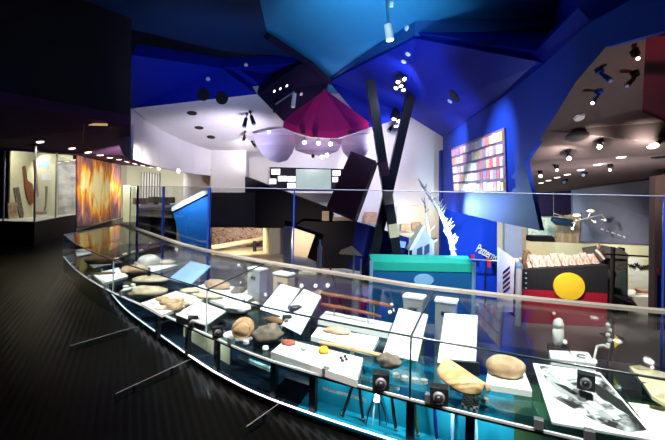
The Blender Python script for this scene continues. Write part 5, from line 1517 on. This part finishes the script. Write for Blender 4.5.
# left
for p, n in (DL[0], DL[1]):
    lamp('SPOT', p + n * .06, p + Vector((-.3, .4, -2.5)), 40, (1, .93, .84), 120, .8, .05)
lamp('SPOT', P(104, 166, 12.3) + Vector((1.2, -.5, .3)), P(98, 192, 15.5), 900, (1, .92, .82), 80, .8, .1)
lamp('SPOT', P(27, 155, 10.6), P(16, 190, 11.2), 36, (1, .97, .86), 150, .5, .015)
lamp('SPOT', P(52, 158.5, 11.9), P(46, 190, 12.6), 30, (1, .97, .88), 150, .5, .015)
lamp('SPOT', P(150, 174, 17.0), P(152, 192, 21), 420, (1, 1, .86), 150, .6, .03)
lamp('SPOT', P(124, 168, 16.5), P(126, 205, 18), 90, (.95, .95, 1), 70, .8, .1)
lamp('SPOT', P(185, 178, 9.0), P(192, 225, 9.6), 160, (.75, .9, 1), 90, .8, .1)
# right brown ceiling and slate wall
for k in (4, 5, 6, 9):
    e, hd = RS[k]
    lamp('SPOT', e + hd * .1, e + hd * .1 + Vector((0, 1, .12)), 22, (1, .88, .78), 150, .6, .02)
lamp('SPOT', P(600, 160, 9.5), P(640, 200, 11.6), 800, (1, .85, .75), 110, .9, .1)
lamp('SPOT', P(567, 165, 9), P(590, 225, 14.6), 420, (.8, .85, 1), 90, .9, .1)
lamp('SPOT', (5.2, 7.4, .4), (5.2, 8.6, 3), 260, (1, .9, .88), 140, .9, .1)  # added fill spot without a fixture, brightens the brown ceiling
e, hd = RS[0]
lamp('SPOT', P(668, 66, 4.3), P(664, 60, 5.2), 4, (1, .05, .03), 120, .9, .03)
lamp('SPOT', (3.7, 4.0, .9), (3.35, 5.3, 3.2), 95, (1, .9, .85), 75, .9, .05)  # added spot out of view at the right, brightens the upper brown ceiling
# lower hall
lamp('SPOT', P(560, 196, 11.0), P(562, 262, 14), 900, (1, .9, .75), 95, .8, .15)
lamp('SPOT', P(530, 200, 9.5), P(566, 285, 12.5), 300, (1, .92, .85), 60, .8, .15)
lamp('SPOT', P(634, 205, 13.0), P(641, 278, 14.8), 600, (1, .96, .85), 80, .8, .15)
lamp('SPOT', P(548, 200, 14.8), P(546, 224, 16.4), 120, (.85, 1, .9), 120, .8, .03)
lamp('SPOT', P(240, 230, 14.6), P(236, 246, 16.6), 300, (1, .84, .6), 150, .9, .1)
lamp('SPOT', P(300, 236, 11.9), P(303, 246, 13.4), 110, (1, .85, .65), 130, .8, .03)
lamp('SPOT', P(425, 215, 16.2), P(418, 224, 18), 160, (1, .88, .7), 140, .9, .1)
lamp('SPOT', (3.1, 9.5, 3.2), P(425, 262, 12.5), 1700, (.75, .95, 1), 55, .8, .15)
lamp('SPOT', P(452, 225, 12.2), P(466, 242, 15.2), 900, (.5, .85, 1), 110, .9, .05)
lamp('SPOT', P(450, 150, 11.5), P(446, 225, 14), 320, (.7, .88, 1), 50, .9, .1)
lamp('SPOT', (3.4, 5.8, 3.4), (3.6, 7.6, -2.4), 620, (1, .98, .8), 85, .8, .1)  # added spot that brightens the dark lower floor behind the case
lamp('SPOT', P(490, 175, 10), P(505, 265, 13.5), 260, (.85, .85, 1), 60, .9, .15)
# book wall spots
for x, y, d in ((452, 118, 11.5), (492, 92, 8.2)):
    p = P(x, y, d)
    lamp('SPOT', p + Vector((-1.9, -.3, .2)), BW(x + 6, 160), 700, (1, .92, .95), 60, .9, .05)
# added spots under the shelf brighten the panels inside the lower cabinet
for k, x in enumerate((185, 330, 370, 410, 450, 490, 560, 166, 202)):
    i = col_index(FR, x, ZB)
    for o_, e_ in ((.03, (5, 1.4, 2.2, 2.2, 2.2, 2.2, 1.5, 5, 5)[k]), (.32, (0, 3, 7, 7, 7, 6, 3, 0, 0)[k])):
        if e_ == 0: continue
        p = FR[i] + NF[i] * o_
        lamp('SPOT', (p.x, p.y, ZB - .045), (p.x + NF[i].x * .09, p.y + NF[i].y * .09, ZC), e_, (.85, .97, 1), 150, .6, .01)

w = bpy.data.worlds.new('hall_ambient'); scene.world = w
w.use_nodes = True
w.node_tree.nodes['Background'].inputs['Color'].default_value = (.35, .4, .7, 1)
w.node_tree.nodes['Background'].inputs['Strength'].default_value = .02

# ------------------------------------------------------------------ CAMERA
cam = bpy.data.cameras.new('camera')
cam.sensor_width = 36; cam.sensor_fit = 'HORIZONTAL'
cam.lens = 36 * F / 665
cam.shift_x = 0
cam.shift_y = -(220 - PY) / 665
cam.clip_start = .05; cam.clip_end = 200
co = bpy.data.objects.new('camera', cam); COL.objects.link(co)
co.matrix_world = Matrix.Translation((0, 0, EYE)) @ Matrix.Rotation(math.pi / 2, 4, 'X') @ Matrix.Rotation(T, 4, 'Z')
scene.camera = co
scene.view_settings.view_transform = 'Standard'
scene.view_settings.look = 'None'
scene.view_settings.gamma = 1
scene.view_settings.exposure = .15
scene.view_settings.use_curve_mapping = False
scene.cycles.use_denoising = True
scene.cycles.transparent_max_bounces = 32
scene.cycles.max_bounces = 6
scene.cycles.diffuse_bounces = 3
scene.cycles.caustics_reflective = False
scene.cycles.caustics_refractive = False
scene.cycles.sample_clamp_indirect = 4
